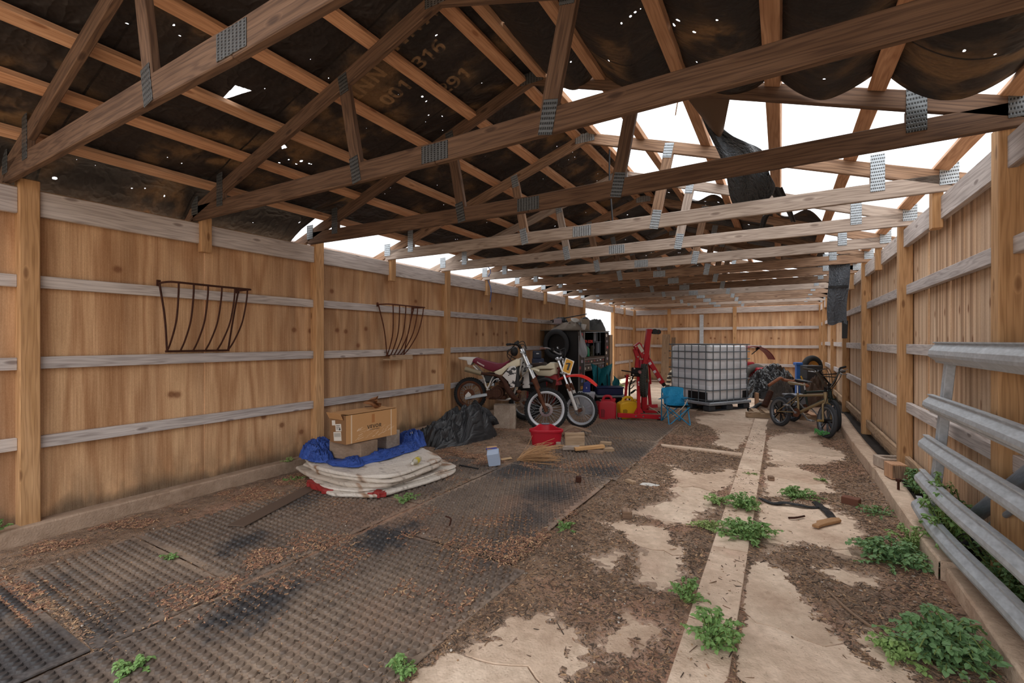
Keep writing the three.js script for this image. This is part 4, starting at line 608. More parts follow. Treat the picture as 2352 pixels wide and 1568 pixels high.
// ================================================================ dirt bikes
function wheelAt(parent, name, c, r, rim, tw, o = {}) { // axle along local z; steer turns about y
  const R4 = (g) => xf(g, c.x, c.y, c.z, o.lean || 0, o.steer || 0, 0);
  const tg = [fin(new THREE.TorusGeometry(r - tw / 2, tw / 2, 12, 48))];
  if (o.knob) for (let i = 0; i < 44; i++) for (const z of [-1, 0, 1]) { const a = (i + (z ? 0 : 0.5)) / 44 * 6.2832, q = r - (z ? 0.008 : 0.001); const g = box(0.016, 0.018, 0.019, 0, 0, 0, { b: 0.002 }); g.translate(0, q, z * tw * 0.36); g.rotateZ(a); tg.push(g); }
  const w = part(name, parent, o.tireMat || M.rubber, tg.map(R4));
  const rimG = lathe([[rim - 0.03, -0.016], [rim - 0.006, -0.024], [rim + 0.008, -0.027], [rim + 0.008, 0.027], [rim - 0.006, 0.024], [rim - 0.03, 0.016], [rim - 0.03, -0.016]], 48); rimG.rotateX(Math.PI / 2); part('rim', w, o.rimMat || M.alu, R4(rimG));
  if (o.mag) { const g = []; for (let i = 0; i < o.mag; i++) { for (const s of [-1, 1]) { const a = i / o.mag * 6.2832, b = a + s * 0.16; g.push(beam(V(Math.cos(a) * 0.02, Math.sin(a) * 0.02, 0), V(Math.cos(a) * rim * 0.5 + 0, Math.sin(a) * rim * 0.5, 0).lerp(V(Math.cos(b) * rim * 0.62, Math.sin(b) * rim * 0.62, 0), 1), 0.014, 0.018), beam(V(Math.cos(b) * rim * 0.6, Math.sin(b) * rim * 0.6, 0), V(Math.cos(b) * (rim - 0.01), Math.sin(b) * (rim - 0.01), 0), 0.014, 0.018)); } } part('mag_spokes', w, o.spokeMat || M.blackMetal, g.map(R4)); }
  else { const g = []; for (let i = 0; i < 36; i++) { const a = i / 36 * 6.2832, b = a + (i % 2 ? 0.45 : -0.45); g.push(cyl(V(Math.cos(b) * 0.035, Math.sin(b) * 0.035, i % 4 < 2 ? 0.03 : -0.03), V(Math.cos(a) * (rim - 0.02), Math.sin(a) * (rim - 0.02), 0), 0.0022, 0.0022, 4, true)); } part('spokes', w, M.alu, g.map(R4)); }
  const hub = cyl(V(0, 0, -0.055), V(0, 0, 0.055), 0.03, 0.03, 14); part('hub', w, o.hubMat || M.rust, R4(hub));
  if (o.disc) { const g = ext(Array.from({ length: 32 }, (_, i) => [Math.cos(i / 32 * 6.2832) * o.disc, Math.sin(i / 32 * 6.2832) * o.disc]), 0.004, { b: 0.0005, holes: [Array.from({ length: 20 }, (_, i) => [Math.cos(-i / 20 * 6.2832) * o.disc * 0.62, Math.sin(-i / 20 * 6.2832) * o.disc * 0.62])] }); g.translate(0, 0, o.discZ ?? 0.05); part('brake_disc', w, M.chrome, R4(g)); }
  return w;
}
M.engine = tint(M.rust, 0.5, 0.52, 0.56);
const cream = std(0xd6cbb0, 0.45), offwhite = std(0xcfcbc6, 0.45), maroon = std(0x6e1530, 0.6);
const blotch = std(0xffffff, 0.5, { map: tex(256, 256, (u, v) => { const a = fbm(u * 5 + 3, v * 5, 4); const c = a > 0.61 ? [34, 32, 34] : a > 0.585 ? [120, 116, 116] : [206, 202, 198]; const n = (vn(u * 60, v * 60) - 0.5) * 18; return [c[0] + n, c[1] + n, c[2] + n]; }) }); blotch.map.repeat.set(3, 3);
const letter = (s, w, h, color, font, label) => { const m = std(0xffffff, 0.6, { alphaTest: 0.45, map: canvasTex(256, 64, (g) => { g.clearRect(0, 0, 256, 64); g.fillStyle = color; g.font = font || 'bold 46px sans-serif'; g.textAlign = 'center'; g.textBaseline = 'middle'; g.fillText(s, 128, 32, 250); }) }); return [fin(new THREE.PlaneGeometry(w, h)), m]; };
{
  const o = thing('dirt_bike', 'white dirt bike with a maroon seat, its back end propped on a cinder block', 'dirt bike', [-3.016, 0, 6.176], turn(1.0, 0.4)); const s = 0.00141, p = (x, y, z = 0) => V((x - 1110) * s, (1430 - y) * s, z), pp = (a) => a.map(([x, y]) => [(x - 1110) * s, (1430 - y) * s]);
  const plateZ = (a, th, z, m, n, b = 0.006, label) => { const g = ext(pp(a), th, { b, bs: 2 }); g.translate(0, 0, z); return part(n, o, m, crease(uvm(g, 0), 0.5), label); };
  wheelAt(o, 'front_wheel', p(1105, 1200), 0.322, 0.268, 0.058, { knob: 1, disc: 0.1, steer: 0.12, rimMat: std(0xd8dae0, 0.35, { metalness: 0.1 }) });
  wheelAt(o, 'rear_wheel', p(285, 1050), 0.25, 0.196, 0.06, { knob: 1, rimMat: M.rust, disc: 0.07, steer: 0 });
  for (const z of [0.095, -0.095]) { part('fork_tube', o, M.chrome, cyl(p(845, 560, z), p(990, 900, z), 0.019), 'chrome upper fork tube'); part('fork_leg', o, M.rust, [cyl(p(985, 890, z), p(1112, 1215, z * 0.9), 0.028, 0.025), cyl(p(975, 870, z), p(995, 915, z), 0.031)], 'rusty lower fork leg'); }
  part('triple_clamp', o, M.alu, [box(0.07, 0.03, 0.25, ...p(862, 600).toArray(), { rz: -0.4, b: 0.008 }), box(0.07, 0.035, 0.25, ...p(930, 745).toArray(), { rz: -0.4, b: 0.008 }), cyl(p(850, 600), p(915, 760), 0.028)]);
  const hb = (z) => p(790 - Math.abs(z) * 150, 505 + Math.abs(z) * 20, z);
  part('handlebar', o, M.blackMetal, tube([hb(-0.37), hb(-0.22), p(812, 520, -0.12), p(845, 575, -0.05), p(845, 575, 0.05), p(812, 520, 0.12), hb(0.22), hb(0.37)], 0.012, 8)); for (const z of [-1, 1]) part('grip', o, M.rubber, cyl(hb(0.25 * z), hb(0.38 * z), 0.018)); part('lever', o, M.alu, tube([hb(0.2), p(765, 540, 0.24), p(745, 560, 0.33)], 0.006, 6)); part('lever', o, M.alu, tube([hb(-0.2), p(790, 535, -0.24), p(770, 550, -0.33)], 0.006, 6));
  part('brake_master', o, M.black, [box(0.05, 0.04, 0.05, ...p(800, 500, 0.14).toArray(), { b: 0.01 }), box(0.04, 0.05, 0.05, ...p(790, 490, -0.14).toArray(), { b: 0.01 }), sph(0.06, ...p(760, 590, -0.06).toArray(), 1, 1.2, 1)]);
  part('control_cables', o, M.black, [[780, 520, 700, 620, 760, 700], [800, 520, 880, 520, 895, 640], [770, 530, 690, 600, 820, 690], [790, 510, 860, 480, 905, 560], [760, 560, 720, 660, 700, 720]].map(([a, b, c, d, e, f], i) => tube([p(a, b, 0.12 - i * 0.05), p(c, d, 0.1 - i * 0.05), p(e, f, 0.05)], 0.006, 5)));
  const seat = plateZ([[318, 702], [330, 668], [360, 655], [470, 690], [590, 716], [650, 712], [725, 676], [712, 712], [640, 765], [548, 806], [470, 778]], 0.2, 0, maroon, 'seat', 0.025);
  { const [g, m] = letter('YAMAHA', 0.17, 0.04, '#e8dcd8'); xf(g, ...p(415, 722, 0.1035).toArray(), 0, 0, -0.5); part('seat_lettering', o, m, g); }
  plateZ([[158, 656], [200, 649], [360, 652], [325, 700], [302, 736], [268, 730], [258, 688], [180, 674]], 0.17, 0, offwhite, 'rear_fender', 0.012);
  plateZ([[556, 806], [640, 765], [712, 712], [745, 700], [720, 750], [645, 832], [605, 838]], 0.23, 0, cream, 'side_panel', 0.012); plateZ([[690, 722], [800, 664], [838, 672], [836, 735], [760, 775], [705, 770]], 0.24, 0, cream, 'fuel_tank', 0.03);
  plateZ([[655, 842], [738, 742], [795, 735], [806, 780], [786, 960], [737, 966], [716, 900]], 0.014, 0.14, blotch, 'radiator_shroud'); plateZ([[805, 664], [898, 658], [926, 985], [846, 990], [832, 830]], 0.014, -0.13, blotch, 'radiator_shroud');
  plateZ([[735, 760], [820, 750], [830, 960], [745, 960]], 0.2, 0, M.black, 'radiator');
  { const c = new THREE.CatmullRomCurve3([p(785, 1000), p(805, 930), p(845, 860), p(900, 806), p(965, 780), p(1040, 800)]); part('front_fender', o, cream, surf(10, 30, (u, v) => { const q = c.getPoint(v), t = c.getTangent(v); const a = (u - 0.5) * 2; return V(q.x - t.y * -0.02 * (1 - a * a), q.y + t.x * 0.03 * (1 - a * a), a * 0.06 * (1 - 0.35 * Math.abs(v - 0.4))); }, 0.006)); }
  part('silencer', o, std(0x8d8068, 0.5, { metalness: 0.3 }), [cyl(p(250, 775, 0.13), p(425, 820, 0.12), 0.038, 0.036, 18)]); { const c = [p(420, 820, 0.12), p(520, 832, 0.12), p(610, 848, 0.13), p(670, 900, 0.14), p(715, 985, 0.14), p(770, 1065, 0.12), p(815, 1100, 0.06), p(830, 1050, 0.0)], cc = new THREE.CatmullRomCurve3(c), fr = cc.computeFrenetFrames(50); part('exhaust_pipe', o, tint(M.rust, 0.42, 0.4, 0.42), surf(14, 50, (u, v) => { const i = Math.round(v * 50), r = 0.02 + 0.026 * Math.exp(-(((v - 0.62) / 0.22) ** 2)), a = u * 6.2832; return cc.getPoint(v).addScaledVector(fr.normals[i], r * Math.cos(a)).addScaledVector(fr.binormals[i], r * Math.sin(a)); })); }
  for (const z of [0.1, -0.1]) part('swingarm', o, M.alu, beam(p(240, 1090, z), p(490, 1045, z), 0.05, 0.025, { b: 0.008 }));
  part('chain_guard', o, offwhite, (() => { const g = ext(pp([[250, 1055], [285, 1015], [318, 1045], [310, 1070], [255, 1080]]), 0.01, { b: 0.003 }); g.translate(0, 0, 0.13); return uvm(g); })()); part('sprocket', o, M.rust, cyl(p(285, 1050, 0.07), p(285, 1050, 0.078), 0.085, 0.085, 30));
  part('engine', o, M.engine, [cyl(p(590, 1025, -0.1), p(590, 1025, 0.1), 0.1, 0.1, 22), cyl(p(590, 1025, 0.1), p(590, 1025, 0.125), 0.075, 0.07, 22), cyl(p(510, 1040, -0.09), p(510, 1040, 0.11), 0.062, 0.062, 18), box(0.13, 0.16, 0.15, ...p(665, 920).toArray(), { rz: -0.25, b: 0.01 }), ...[0, 1, 2, 3, 4].map(i => box(0.16, 0.008, 0.18, ...p(650 + i * 6, 970 - i * 24).toArray(), { rz: -0.25 })), box(0.28, 0.07, 0.16, ...p(590, 1075).toArray(), { b: 0.015 })]); part('carburettor', o, M.alu, [cyl(p(500, 905), p(580, 900), 0.035, 0.03, 12), box(0.06, 0.09, 0.06, ...p(535, 930).toArray(), { b: 0.01 })]); part('airbox', o, M.black, box(0.18, 0.15, 0.16, ...p(510, 870).toArray(), { b: 0.02 }));
  part('frame', o, offwhite, [tube([p(855, 650), p(800, 900), p(740, 1080), p(600, 1100), p(470, 1060)], 0.016, 8), ...[0.07, -0.07].flatMap(z => [tube([p(840, 660, z * 0.4), p(700, 770, z), p(560, 840, z), p(480, 1000, z)], 0.014, 7), tube([p(330, 740, z), p(440, 860, z), p(470, 960, z), p(505, 1000, z)], 0.012, 7)])]);
  part('kick_lever', o, M.chrome, [tube([p(505, 985, 0.13), p(545, 920, 0.15), p(580, 880, 0.15), p(620, 878, 0.16)], 0.009, 7)]); part('rear_shock', o, std(0xa88a2a, 0.5), cyl(p(520, 850), p(480, 1010), 0.03, 0.03, 14)); part('footpeg', o, M.rust, box(0.05, 0.015, 0.09, ...p(500, 1075, 0.16).toArray())); part('float_bowl', o, M.rust, sph(0.035, ...p(825, 1010, 0.08).toArray(), 1.2, 0.8, 1));
  // cinder block standing on end
  const cb = thing('cinder_block', 'hollow cinder block standing on end under the white dirt bike', 'cinder block', [-3.68, 0.004, 6.0], 0.45, 'concrete blocks in the shed'); part('block_body', cb, M.block, uvm(ext([[-0.12, 0], [0.12, 0], [0.12, 0.37], [-0.12, 0.37]], 0.18, { b: 0.004 }), 1)); part('hollow_side', cb, M.block, (() => { const g = ext([[-0.09, 0], [0.09, 0], [0.09, 0.37], [-0.09, 0.37]], 0.09, { b: 0.004, holes: [[[-0.06, 0.03], [-0.06, 0.165], [0.06, 0.165], [0.06, 0.03]], [[-0.06, 0.205], [-0.06, 0.34], [0.06, 0.34], [0.06, 0.205]]] }); g.rotateY(Math.PI / 2); g.translate(0.165, 0, 0); return uvm(g, 1); })());
}
{
  const o = thing('dirt_bike', 'dirt bike with a red front fender and yellow number plate behind the white one', 'dirt bike', [-2.686, 0, 6.72], 0.06); const s = 0.001457, p = (x, y, z = 0) => V((x - 1425) * s / 0.86, (1405 - y) * s, z), pp = (a) => a.map(([x, y]) => [(x - 1425) * s / 0.86, (1405 - y) * s]);
  const plateZ = (a, th, z, m, n, b = 0.006) => { const g = ext(pp(a), th, { b, bs: 2 }); g.translate(0, 0, z); return part(n, o, m, crease(uvm(g, 0), 0.5)); };
  wheelAt(o, 'front_wheel', p(1422, 1220), 0.27, 0.228, 0.048, { knob: 1, disc: 0.09, rimMat: std(0xb4b7be, 0.35, { metalness: 0.2 }) }); wheelAt(o, 'rear_wheel', p(860, 1180), 0.29, 0.23, 0.09, { knob: 1, disc: 0.08 });
  for (const z of [0.085, -0.085]) { part('fork_tube', o, M.chrome, cyl(p(1210, 660, z), p(1330, 1000, z), 0.022)); part('fork_leg', o, offwhite, [cyl(p(1322, 990, z), p(1398, 1215, z), 0.03, 0.027)], 'white lower fork leg'); part('fork_boot', o, M.rust, cyl(p(1305, 945, z), p(1335, 1020, z), 0.03)); }
  part('triple_clamp', o, M.alu, [box(0.07, 0.03, 0.23, ...p(1215, 680).toArray(), { rz: -0.35, b: 0.008 }), box(0.07, 0.03, 0.23, ...p(1265, 830).toArray(), { rz: -0.35, b: 0.008 })]);
  part('handlebar', o, M.alu, tube([p(1120, 560, -0.36), p(1150, 560, -0.2), p(1215, 620, -0.06), p(1215, 620, 0.06), p(1150, 560, 0.2), p(1120, 560, 0.36)], 0.012, 8)); for (const z of [-1, 1]) part('grip', o, z > 0 ? std(0x7a5a50, 0.8) : M.rubber, cyl(p(1132, 560, 0.24 * z), p(1118, 560, 0.38 * z), 0.019)); part('brake_master', o, M.blackMetal, [box(0.06, 0.05, 0.05, ...p(1175, 575, 0.15).toArray(), { b: 0.01 }), box(0.06, 0.06, 0.06, ...p(1180, 590, -0.1).toArray(), { b: 0.01 })]); part('control_cables', o, M.black, [tube([p(1180, 580, 0.1), p(1250, 600, 0.06), p(1240, 720, 0.02)], 0.007, 5), tube([p(1190, 590, -0.1), p(1255, 570, -0.1), p(1250, 720, -0.04)], 0.007, 5)]);
  { const c = new THREE.CatmullRomCurve3([p(1170, 945), p(1215, 888), p(1290, 850), p(1420, 838), p(1500, 868), p(1580, 938)]); part('front_fender', o, std(0xe0352c, 0.4), surf(12, 36, (u, v) => { const q = c.getPoint(v), a = (u - 0.5) * 2, w = 0.075 * (v > 0.9 ? 1 - (v - 0.9) * 4 : 1) * (0.7 + 0.3 * sm(0, 0.2, v)); return V(q.x, q.y - 0.035 * a * a, a * w); }, 0.005)); }
  { const m = canvasTex(128, 256, (g) => { g.fillStyle = '#ece6da'; g.fillRect(0, 0, 128, 256); g.fillStyle = '#d79a12'; g.beginPath(); g.roundRect(12, 12, 104, 232, 24); g.fill(); g.fillStyle = '#231d18'; g.font = 'bold 190px sans-serif'; g.textAlign = 'center'; g.fillText('1', 64, 196); }); const g = box(0.15, 0.24, 0.008, 0, 0, 0, { b: 0.002 }), P = g.attributes.position, uv = g.attributes.uv; for (let i = 0; i < P.count; i++) uv.setXY(i, 0.5 + P.getX(i) / 0.15, 0.5 + P.getY(i) / 0.24); xf(g, ...p(1310, 755, 0.05).toArray(), -0.3, 0.75, -0.42); part('number_plate', o, std(0xffffff, 0.5, { map: m }), g, 'yellow number plate with a 1'); }
  plateZ([[948, 782], [1050, 748], [1090, 752], [1140, 715], [1188, 722], [1195, 840], [1140, 872], [1010, 866], [960, 805]], 0.2, 0, cream, 'fuel_tank', 0.03); plateZ([[600, 760], [900, 735], [1060, 718], [1088, 745], [950, 780], [620, 800]], 0.18, 0, std(0x3a2c26, 0.8), 'seat', 0.02); plateZ([[955, 790], [1030, 788], [1190, 780], [1150, 800], [1000, 808]], 0.205, 0, std(0x5d4a2e, 0.6), 'tank_stripe', 0.004);
  plateZ([[1080, 860], [1200, 850], [1230, 960], [1100, 990]], 0.14, 0, std(0x8c1a20, 0.5), 'radiator_shroud', 0.01); part('engine', o, M.engine, [cyl(p(1080, 1080, -0.1), p(1080, 1080, 0.1), 0.11, 0.11, 20), box(0.15, 0.2, 0.15, ...p(1150, 960).toArray(), { rz: -0.2, b: 0.01 }), box(0.3, 0.08, 0.16, ...p(1060, 1160).toArray(), { b: 0.01 })]);
  part('frame', o, std(0x6e1b1e, 0.5), [tube([p(1215, 760), p(1190, 950), p(1150, 1150), p(1000, 1190), p(900, 1150)], 0.016, 7), tube([p(1200, 780), p(1000, 860), p(900, 1000), p(880, 1150)], 0.016, 7)]); part('exhaust_pipe', o, M.black, tube([p(1170, 930, 0.1), p(1120, 900, 0.13), p(1050, 920, 0.13), p(980, 960, 0.12), p(850, 940, 0.12)], 0.035, 10));
  part('kickstand', o, M.blackMetal, tube([p(1010, 1180, 0.08), p(1000, 1300, 0.16), p(990, 1403, 0.2)], 0.012, 6));
}
// ================================================================ tool cabinet by the door and what stands round it
{
  const stick = (w, h, vert, seed) => std(0xffffff, 0.5, { map: canvasTex(w, h, (g) => { g.fillStyle = '#1d1a1c'; g.fillRect(0, 0, w, h); const q = rng(seed), cols = ['#b23a44', '#d9d4c8', '#c98a2a', '#6d7fb0', '#8c2030', '#e6e2da', '#a9a2b4', '#4d5a78']; const n = vert ? 11 : 7; for (let i = 0; i < n; i++) { const t = (i + 0.5) / n, x = vert ? w * (0.3 + 0.4 * q()) : t * w, y = vert ? t * h : h * (0.35 + 0.3 * q()); g.fillStyle = cols[Math.floor(q() * 8)]; g.save(); g.translate(x, y); g.beginPath(); if (q() < 0.4) g.ellipse(0, 0, 13 + q() * 8, 9 + q() * 6, 0, 0, 7); else g.rect(-10 - q() * 8, -7 - q() * 5, 24 + q() * 14, 13 + q() * 10); g.fill(); g.fillStyle = 'rgba(20,16,18,.75)'; g.fillRect(-7, -3, 14, 4); g.restore(); } }) });
  const uvf = (g, w, h, ax) => { const P = g.attributes.position, uv = g.attributes.uv; for (let i = 0; i < P.count; i++) uv.setXY(i, 0.5 + P.getX(i) / w, 0.5 + P.getY(i) / h); return g; };
  const c = thing('tool_cabinet', 'tall black sticker covered tool cabinet against the left wall by the doorway', 'cabinet', [-3.95, 0, 9.7]);
  const B = (n, m, w, h, d, x, y, dd, o) => part(n, c, m, box(w, h, d, x + 3.95, y, -(dd - 9.7), o), undefined);
  const dark = std(0x0d0d0e, 0.5), wood = std(0x4a3a2e, 0.8);
  B('top_board', std(0x5d5348, 0.8), 0.86, 0.02, 1.95, -3.94, 1.565, 9.62); B('side_panel', dark, 0.74, 1.53, 0.02, -3.93, 0.79, 8.72); B('side_panel', dark, 0.74, 1.53, 0.02, -3.93, 0.79, 10.66); B('back_panel', dark, 0.02, 1.53, 1.94, -4.29, 0.79, 9.69); B('bottom_board', wood, 0.74, 0.03, 1.94, -3.93, 0.06, 9.69); B('shelf', wood, 0.74, 0.035, 1.32, -3.93, 0.98, 9.73); B('shelf', wood, 0.74, 0.03, 1.32, -3.93, 0.42, 9.73);
  for (const [d0, d1, s] of [[8.73, 9.06, 3], [10.4, 10.66, 8]]) { const w = d1 - d0, g = uvf(box(w, 1.5, 0.02, 0, 0, 0), w, 1.5); xf(g, -3.56 + 3.95, 0.79, -((d0 + d1) / 2 - 9.7), 0, Math.PI / 2); part('stile', c, stick(96, 512, true, s), g); }
  part('edge_strip', c, M.alu, [box(0.012, 1.5, 0.02, 0.405, 0.79, 0.63), box(0.012, 1.4, 0.02, 0.42, 0.75, 0.98)]);
  for (const [y0, y1, s] of [[0.85, 0.955, 11], [0.7, 0.84, 16]]) { const g = uvf(box(1.3, y1 - y0, 0.02, 0, 0, 0), 1.3, y1 - y0); xf(g, -3.575 + 3.95, (y0 + y1) / 2, -(9.73 - 9.7), 0, Math.PI / 2); const dr = part('drawer', c, stick(512, 64, false, s), g); part('drawer_edge', dr, M.alu, box(0.012, 0.012, 1.3, -3.562 + 3.95, y1, -0.03)); }
  { const [g, m] = letter('OY-SON', 0.42, 0.13, '#d8382f'); xf(g, -3.64 + 3.95, 1.33, -(9.55 - 9.7), 0, 1.2); part('red_lettering', c, m, g); }
  part('window_grid', c, std(0x5a6068, 0.5), [...[-0.62, -0.42, -0.2].map(z => box(0.02, 0.52, 0.02, 0.3, 1.28, z)), box(0.02, 0.02, 0.5, 0.3, 1.32, -0.42), box(0.01, 0.24, 0.24, 0.285, 1.18, -0.5), box(0.01, 0.2, 0.2, 0.285, 1.44, -0.3)]); part('grey_post', c, tint(M.plank, 0.6, 0.58, 0.56), box(0.05, 1.48, 0.22, -3.57 + 3.95, 0.75, -(10.82 - 9.7)));
  // inner tube ring leaning on the black side
  const tb = thing('inner_tube', 'large grey-black rubber ring hanging on the cabinet side', 'tube', [-4.0, 1.27, 8.64]); const tg = fin(new THREE.TorusGeometry(0.235, 0.05, 12, 56)); tg.scale(1.03, 1.12, 0.6); part('ring', tb, std(0x2a2c2f, 0.75), tg); part('valve', tb, M.blackMetal, cyl(V(0, -0.27, 0), V(0, -0.21, 0.01), 0.006));
  // on top
  const heap = (name, label, cat, m, w, l, h, pos, ry, seed, o) => { const t = thing(name, label, cat, pos, ry); part('fabric', t, dbl(m), heapGeo(w, l, h, seed, o)); return t; };
  heap('canvas_bundle', 'grey-brown bundle of crumpled canvas on the near end of the cabinet top', 'bundle', std(0x80756a, 0.9), 0.66, 0.62, 0.2, [-3.92, 1.577, 9.0], 0, 7, { peak: [0.5, 0.4] }); heap('dark_bag', 'dark grey folded bag with a pointed end on the far end of the cabinet top', 'bag', std(0x4a4c4c, 0.75), 0.66, 1.1, 0.36, [-3.88, 1.577, 10.25], 0, 12, { peak: [0.2, -0.2] });
  const bx = (n, label, cat, m, w, h, d, pos, ry, pn = 'body') => { const t = thing(n, label, cat, pos, ry); part(pn, t, m, [box(w, h, d, 0, h / 2, 0, { b: 0.008 })]); return t; };
  bx('small_box', 'small mauve-grey box on top of the canvas bundle', 'box', std(0x93868a, 0.8), 0.17, 0.11, 0.14, [-4.06, 1.7, 8.86], 0.4); bx('small_box', 'tan box with white paper beside the dark bag on the cabinet', 'box', std(0x9a8c7a, 0.8), 0.16, 0.24, 0.2, [-3.66, 1.577, 9.42], 0.3); const pp = thing('crumpled_paper', 'crumpled white paper lying over the cabinet top boxes', 'paper', [-3.72, 1.72, 9.06], 0.3); part('sheet', pp, std(0xd7d7d2, 0.7, { side: THREE.DoubleSide }), surf(8, 8, (u, v) => V((u - 0.5) * 0.22, 0.06 + 0.05 * Math.sin(u * 4 + v * 3), (v - 0.5) * 0.2 + 0.03 * Math.sin(u * 7)))); solo('paper_cup', 'pale paper cup tipped on the cabinet top edge', 'cup', std(0xcfd0ce, 0.5), cyl(V(0, 0.0, 0), V(0.02, 0.12, 0), 0.045, 0.06, 14), [-3.6, 1.577, 9.12]);
  const rd = thing('black_rod', 'long thin black rod lying above the canvas bundle by the wall', 'rod', [-4.12, 1.86, 9.2], 0.2); part('rod', rd, M.black, cyl(V(-0.2, -0.08, 0.2), V(0.42, 0.1, -0.7), 0.012)); solo('black_cloth', 'small black cloth bunched on the canvas bundle under the rod', 'cloth', dbl(M.black), heapGeo(0.36, 0.24, 0.12, 5), [-4.12, 1.74, 9.1]);
  const pb = thing('plastic_bag', 'long translucent plastic bag hanging from the cabinet corner', 'bag', [-3.53, 1.56, 8.74], YAW); part('bag_film', pb, std(0xb9bcc2, 0.3, { transparent: true, opacity: 0.55, side: THREE.DoubleSide }), surf(20, 26, (u, v) => { const a = u * 6.2832, w = 0.012 + 0.075 * sm(0.1, 0.75, v) * (1 - 0.6 * sm(0.85, 1, v)), f = 1 + 0.25 * Math.sin(a * 3 + v * 5); return V(0.02 + 0.08 * v + Math.cos(a) * w * f, -v * 0.55, Math.sin(a) * w * 0.5 * f); }));
  const gb = thing('green_bottle', 'green drink bottle on the cabinet shelf', 'bottle', [-3.7, 0.998, 9.62]); part('bottle_body', gb, std(0x1f8a66, 0.35), lathe([[0, 0], [0.05, 0], [0.055, 0.02], [0.055, 0.16], [0.025, 0.21], [0.025, 0.23], [0, 0.23]])); part('cap', gb, std(0x22365c, 0.5), cyl(V(0, 0.23, 0), V(0, 0.28, 0), 0.03)); const cm = std(0xffffff, 0.5, { map: tex(64, 64, (u, v) => { const a = fbm(u * 6, v * 6, 3, 6, 6); return a > 0.55 ? [150, 138, 112] : a > 0.42 ? [88, 80, 62] : [46, 42, 36]; }) }); const tm = thing('tumbler', 'camouflage patterned tumbler on the cabinet shelf', 'tumbler', [-3.72, 0.998, 9.98]); part('cup_body', tm, cm, lathe([[0, 0], [0.042, 0], [0.055, 0.22], [0.05, 0.235], [0, 0.235]])); part('lid', tm, M.black, cyl(V(0, 0.235, 0), V(0, 0.25, 0), 0.053));
  const hm = thing('helmet', 'dark rounded helmet behind the tumbler in the cabinet', 'helmet', [-3.95, 0.998, 10.15]); part('shell', hm, M.black, sph(0.15, 0, 0.15, 0, 1, 1.05, 1)); part('visor', hm, M.blackMetal, box(0.16, 0.02, 0.2, 0.12, 0.2, 0, { rz: -0.3 }));
  bx('wood_stick', 'short rusty orange wooden handle leaning inside the cabinet', 'handle', std(0x9a5636, 0.8), 0.035, 0.5, 0.07, [-3.6, 1.02, 9.14], 0, 'shaft');
  // teal folded chair
  const tc = thing('folded_chair', 'teal folded camp chair standing in front of the cabinet', 'chair', [-3.27, 0, 9.36], YAW); part('fabric', tc, std(0x127a86, 0.7, { side: THREE.DoubleSide, bumpMap: rep(crinB, 2, 2), bumpScale: 0.015 }), surf(24, 20, (u, v) => { const x = (u - 0.5) * 0.46 * (1 - 0.28 * v), a = Math.abs(u - 0.5) * 2, top = 0.87 - 0.12 * (1 - a) * (1 - a * 0.3), bot = 0.37 + 0.1 * Math.sin(u * 9) ** 2 * (1 - a); return V(x, top + (bot - top) * v, 0.05 * Math.sin(u * 10 + v * 3) - 0.04 * (1 - a)); }, 0.004)); part('legs', tc, M.blackMetal, [[-0.2, -0.06], [0.2, -0.06], [-0.1, 0.05], [0.12, 0.05]].map(([x, z]) => cyl(V(x, 0.0, z), V(x * 0.9, 0.84, z * 0.3 - 0.03), 0.01))); part('arm_fabric', tc, std(0x0f6f78, 0.7, { side: THREE.DoubleSide }), surf(6, 8, (u, v) => V(0.24 + u * 0.12 + 0.02 * Math.sin(v * 8), 0.62 - v * 0.3 - u * 0.1, 0.02 * Math.sin(u * 7))));
  const bw = thing('white_bucket', 'white plastic bucket behind the front wheel of the red fendered bike', 'bucket', [-3.08, 0, 7.98]); part('bucket_body', bw, dbl(std(0xb9bec8, 0.5)), lathe([[0.001, 0.006], [0.12, 0.0], [0.15, 0.37], [0.158, 0.37], [0.158, 0.395], [0.14, 0.395], [0.115, 0.02]], 28)); part('handle', bw, M.alu, tube([V(-0.155, 0.36, 0), V(0, 0.3, 0.16), V(0.155, 0.36, 0)], 0.004, 5)); part('lid', bw, std(0xc6cad2, 0.5), cyl(V(0, 0.39, 0), V(0, 0.405, 0), 0.158, 0.158, 28));
  const bj = thing('blue_jug', 'blue plastic jug with a white letter standing on the white bucket', 'jug', [-3.08, 0.406, 7.98], 0.4); part('jug_body', bj, std(0x1e2f78, 0.4), [ext([[-0.07, 0], [0.07, 0], [0.07, 0.15], [0.03, 0.2], [-0.05, 0.17]], 0.08, { b: 0.01 })]); { const [g, m] = letter('S', 0.2, 0.06, '#e8e6e0'); xf(g, 0, 0.08, 0.046); part('letter', bj, m, g); } part('cap', bj, M.black, cyl(V(0.045, 0.19, 0), V(0.06, 0.22, 0), 0.018));
  const wg = thing('navy_wagon', 'navy plastic tub on a low grey cart in front of the cabinet', 'cart', [-3.02, 0, 9.05], YAW); part('tub', wg, std(0x16224e, 0.5), [box(0.52, 0.15, 0.36, 0, 0.335, 0, { b: 0.02 }), box(0.56, 0.02, 0.4, 0, 0.41, 0, { b: 0.008 })]); part('tray', wg, std(0x8b9096, 0.5), box(0.6, 0.04, 0.42, 0.02, 0.24, 0, { b: 0.01 })); part('underframe', wg, M.blackMetal, [box(0.5, 0.03, 0.3, 0, 0.19, 0), ...[[-0.22, 0.14], [0.22, 0.14], [-0.22, -0.14], [0.22, -0.14]].map(([x, z]) => box(0.03, 0.18, 0.03, x, 0.14, z))]); for (const x of [-0.22, 0.22]) for (const z of [-0.17, 0.17]) part('wheel', wg, M.rubber, cyl(V(x, 0.085, z - 0.02), V(x, 0.085, z + 0.02), 0.085, 0.085, 20));
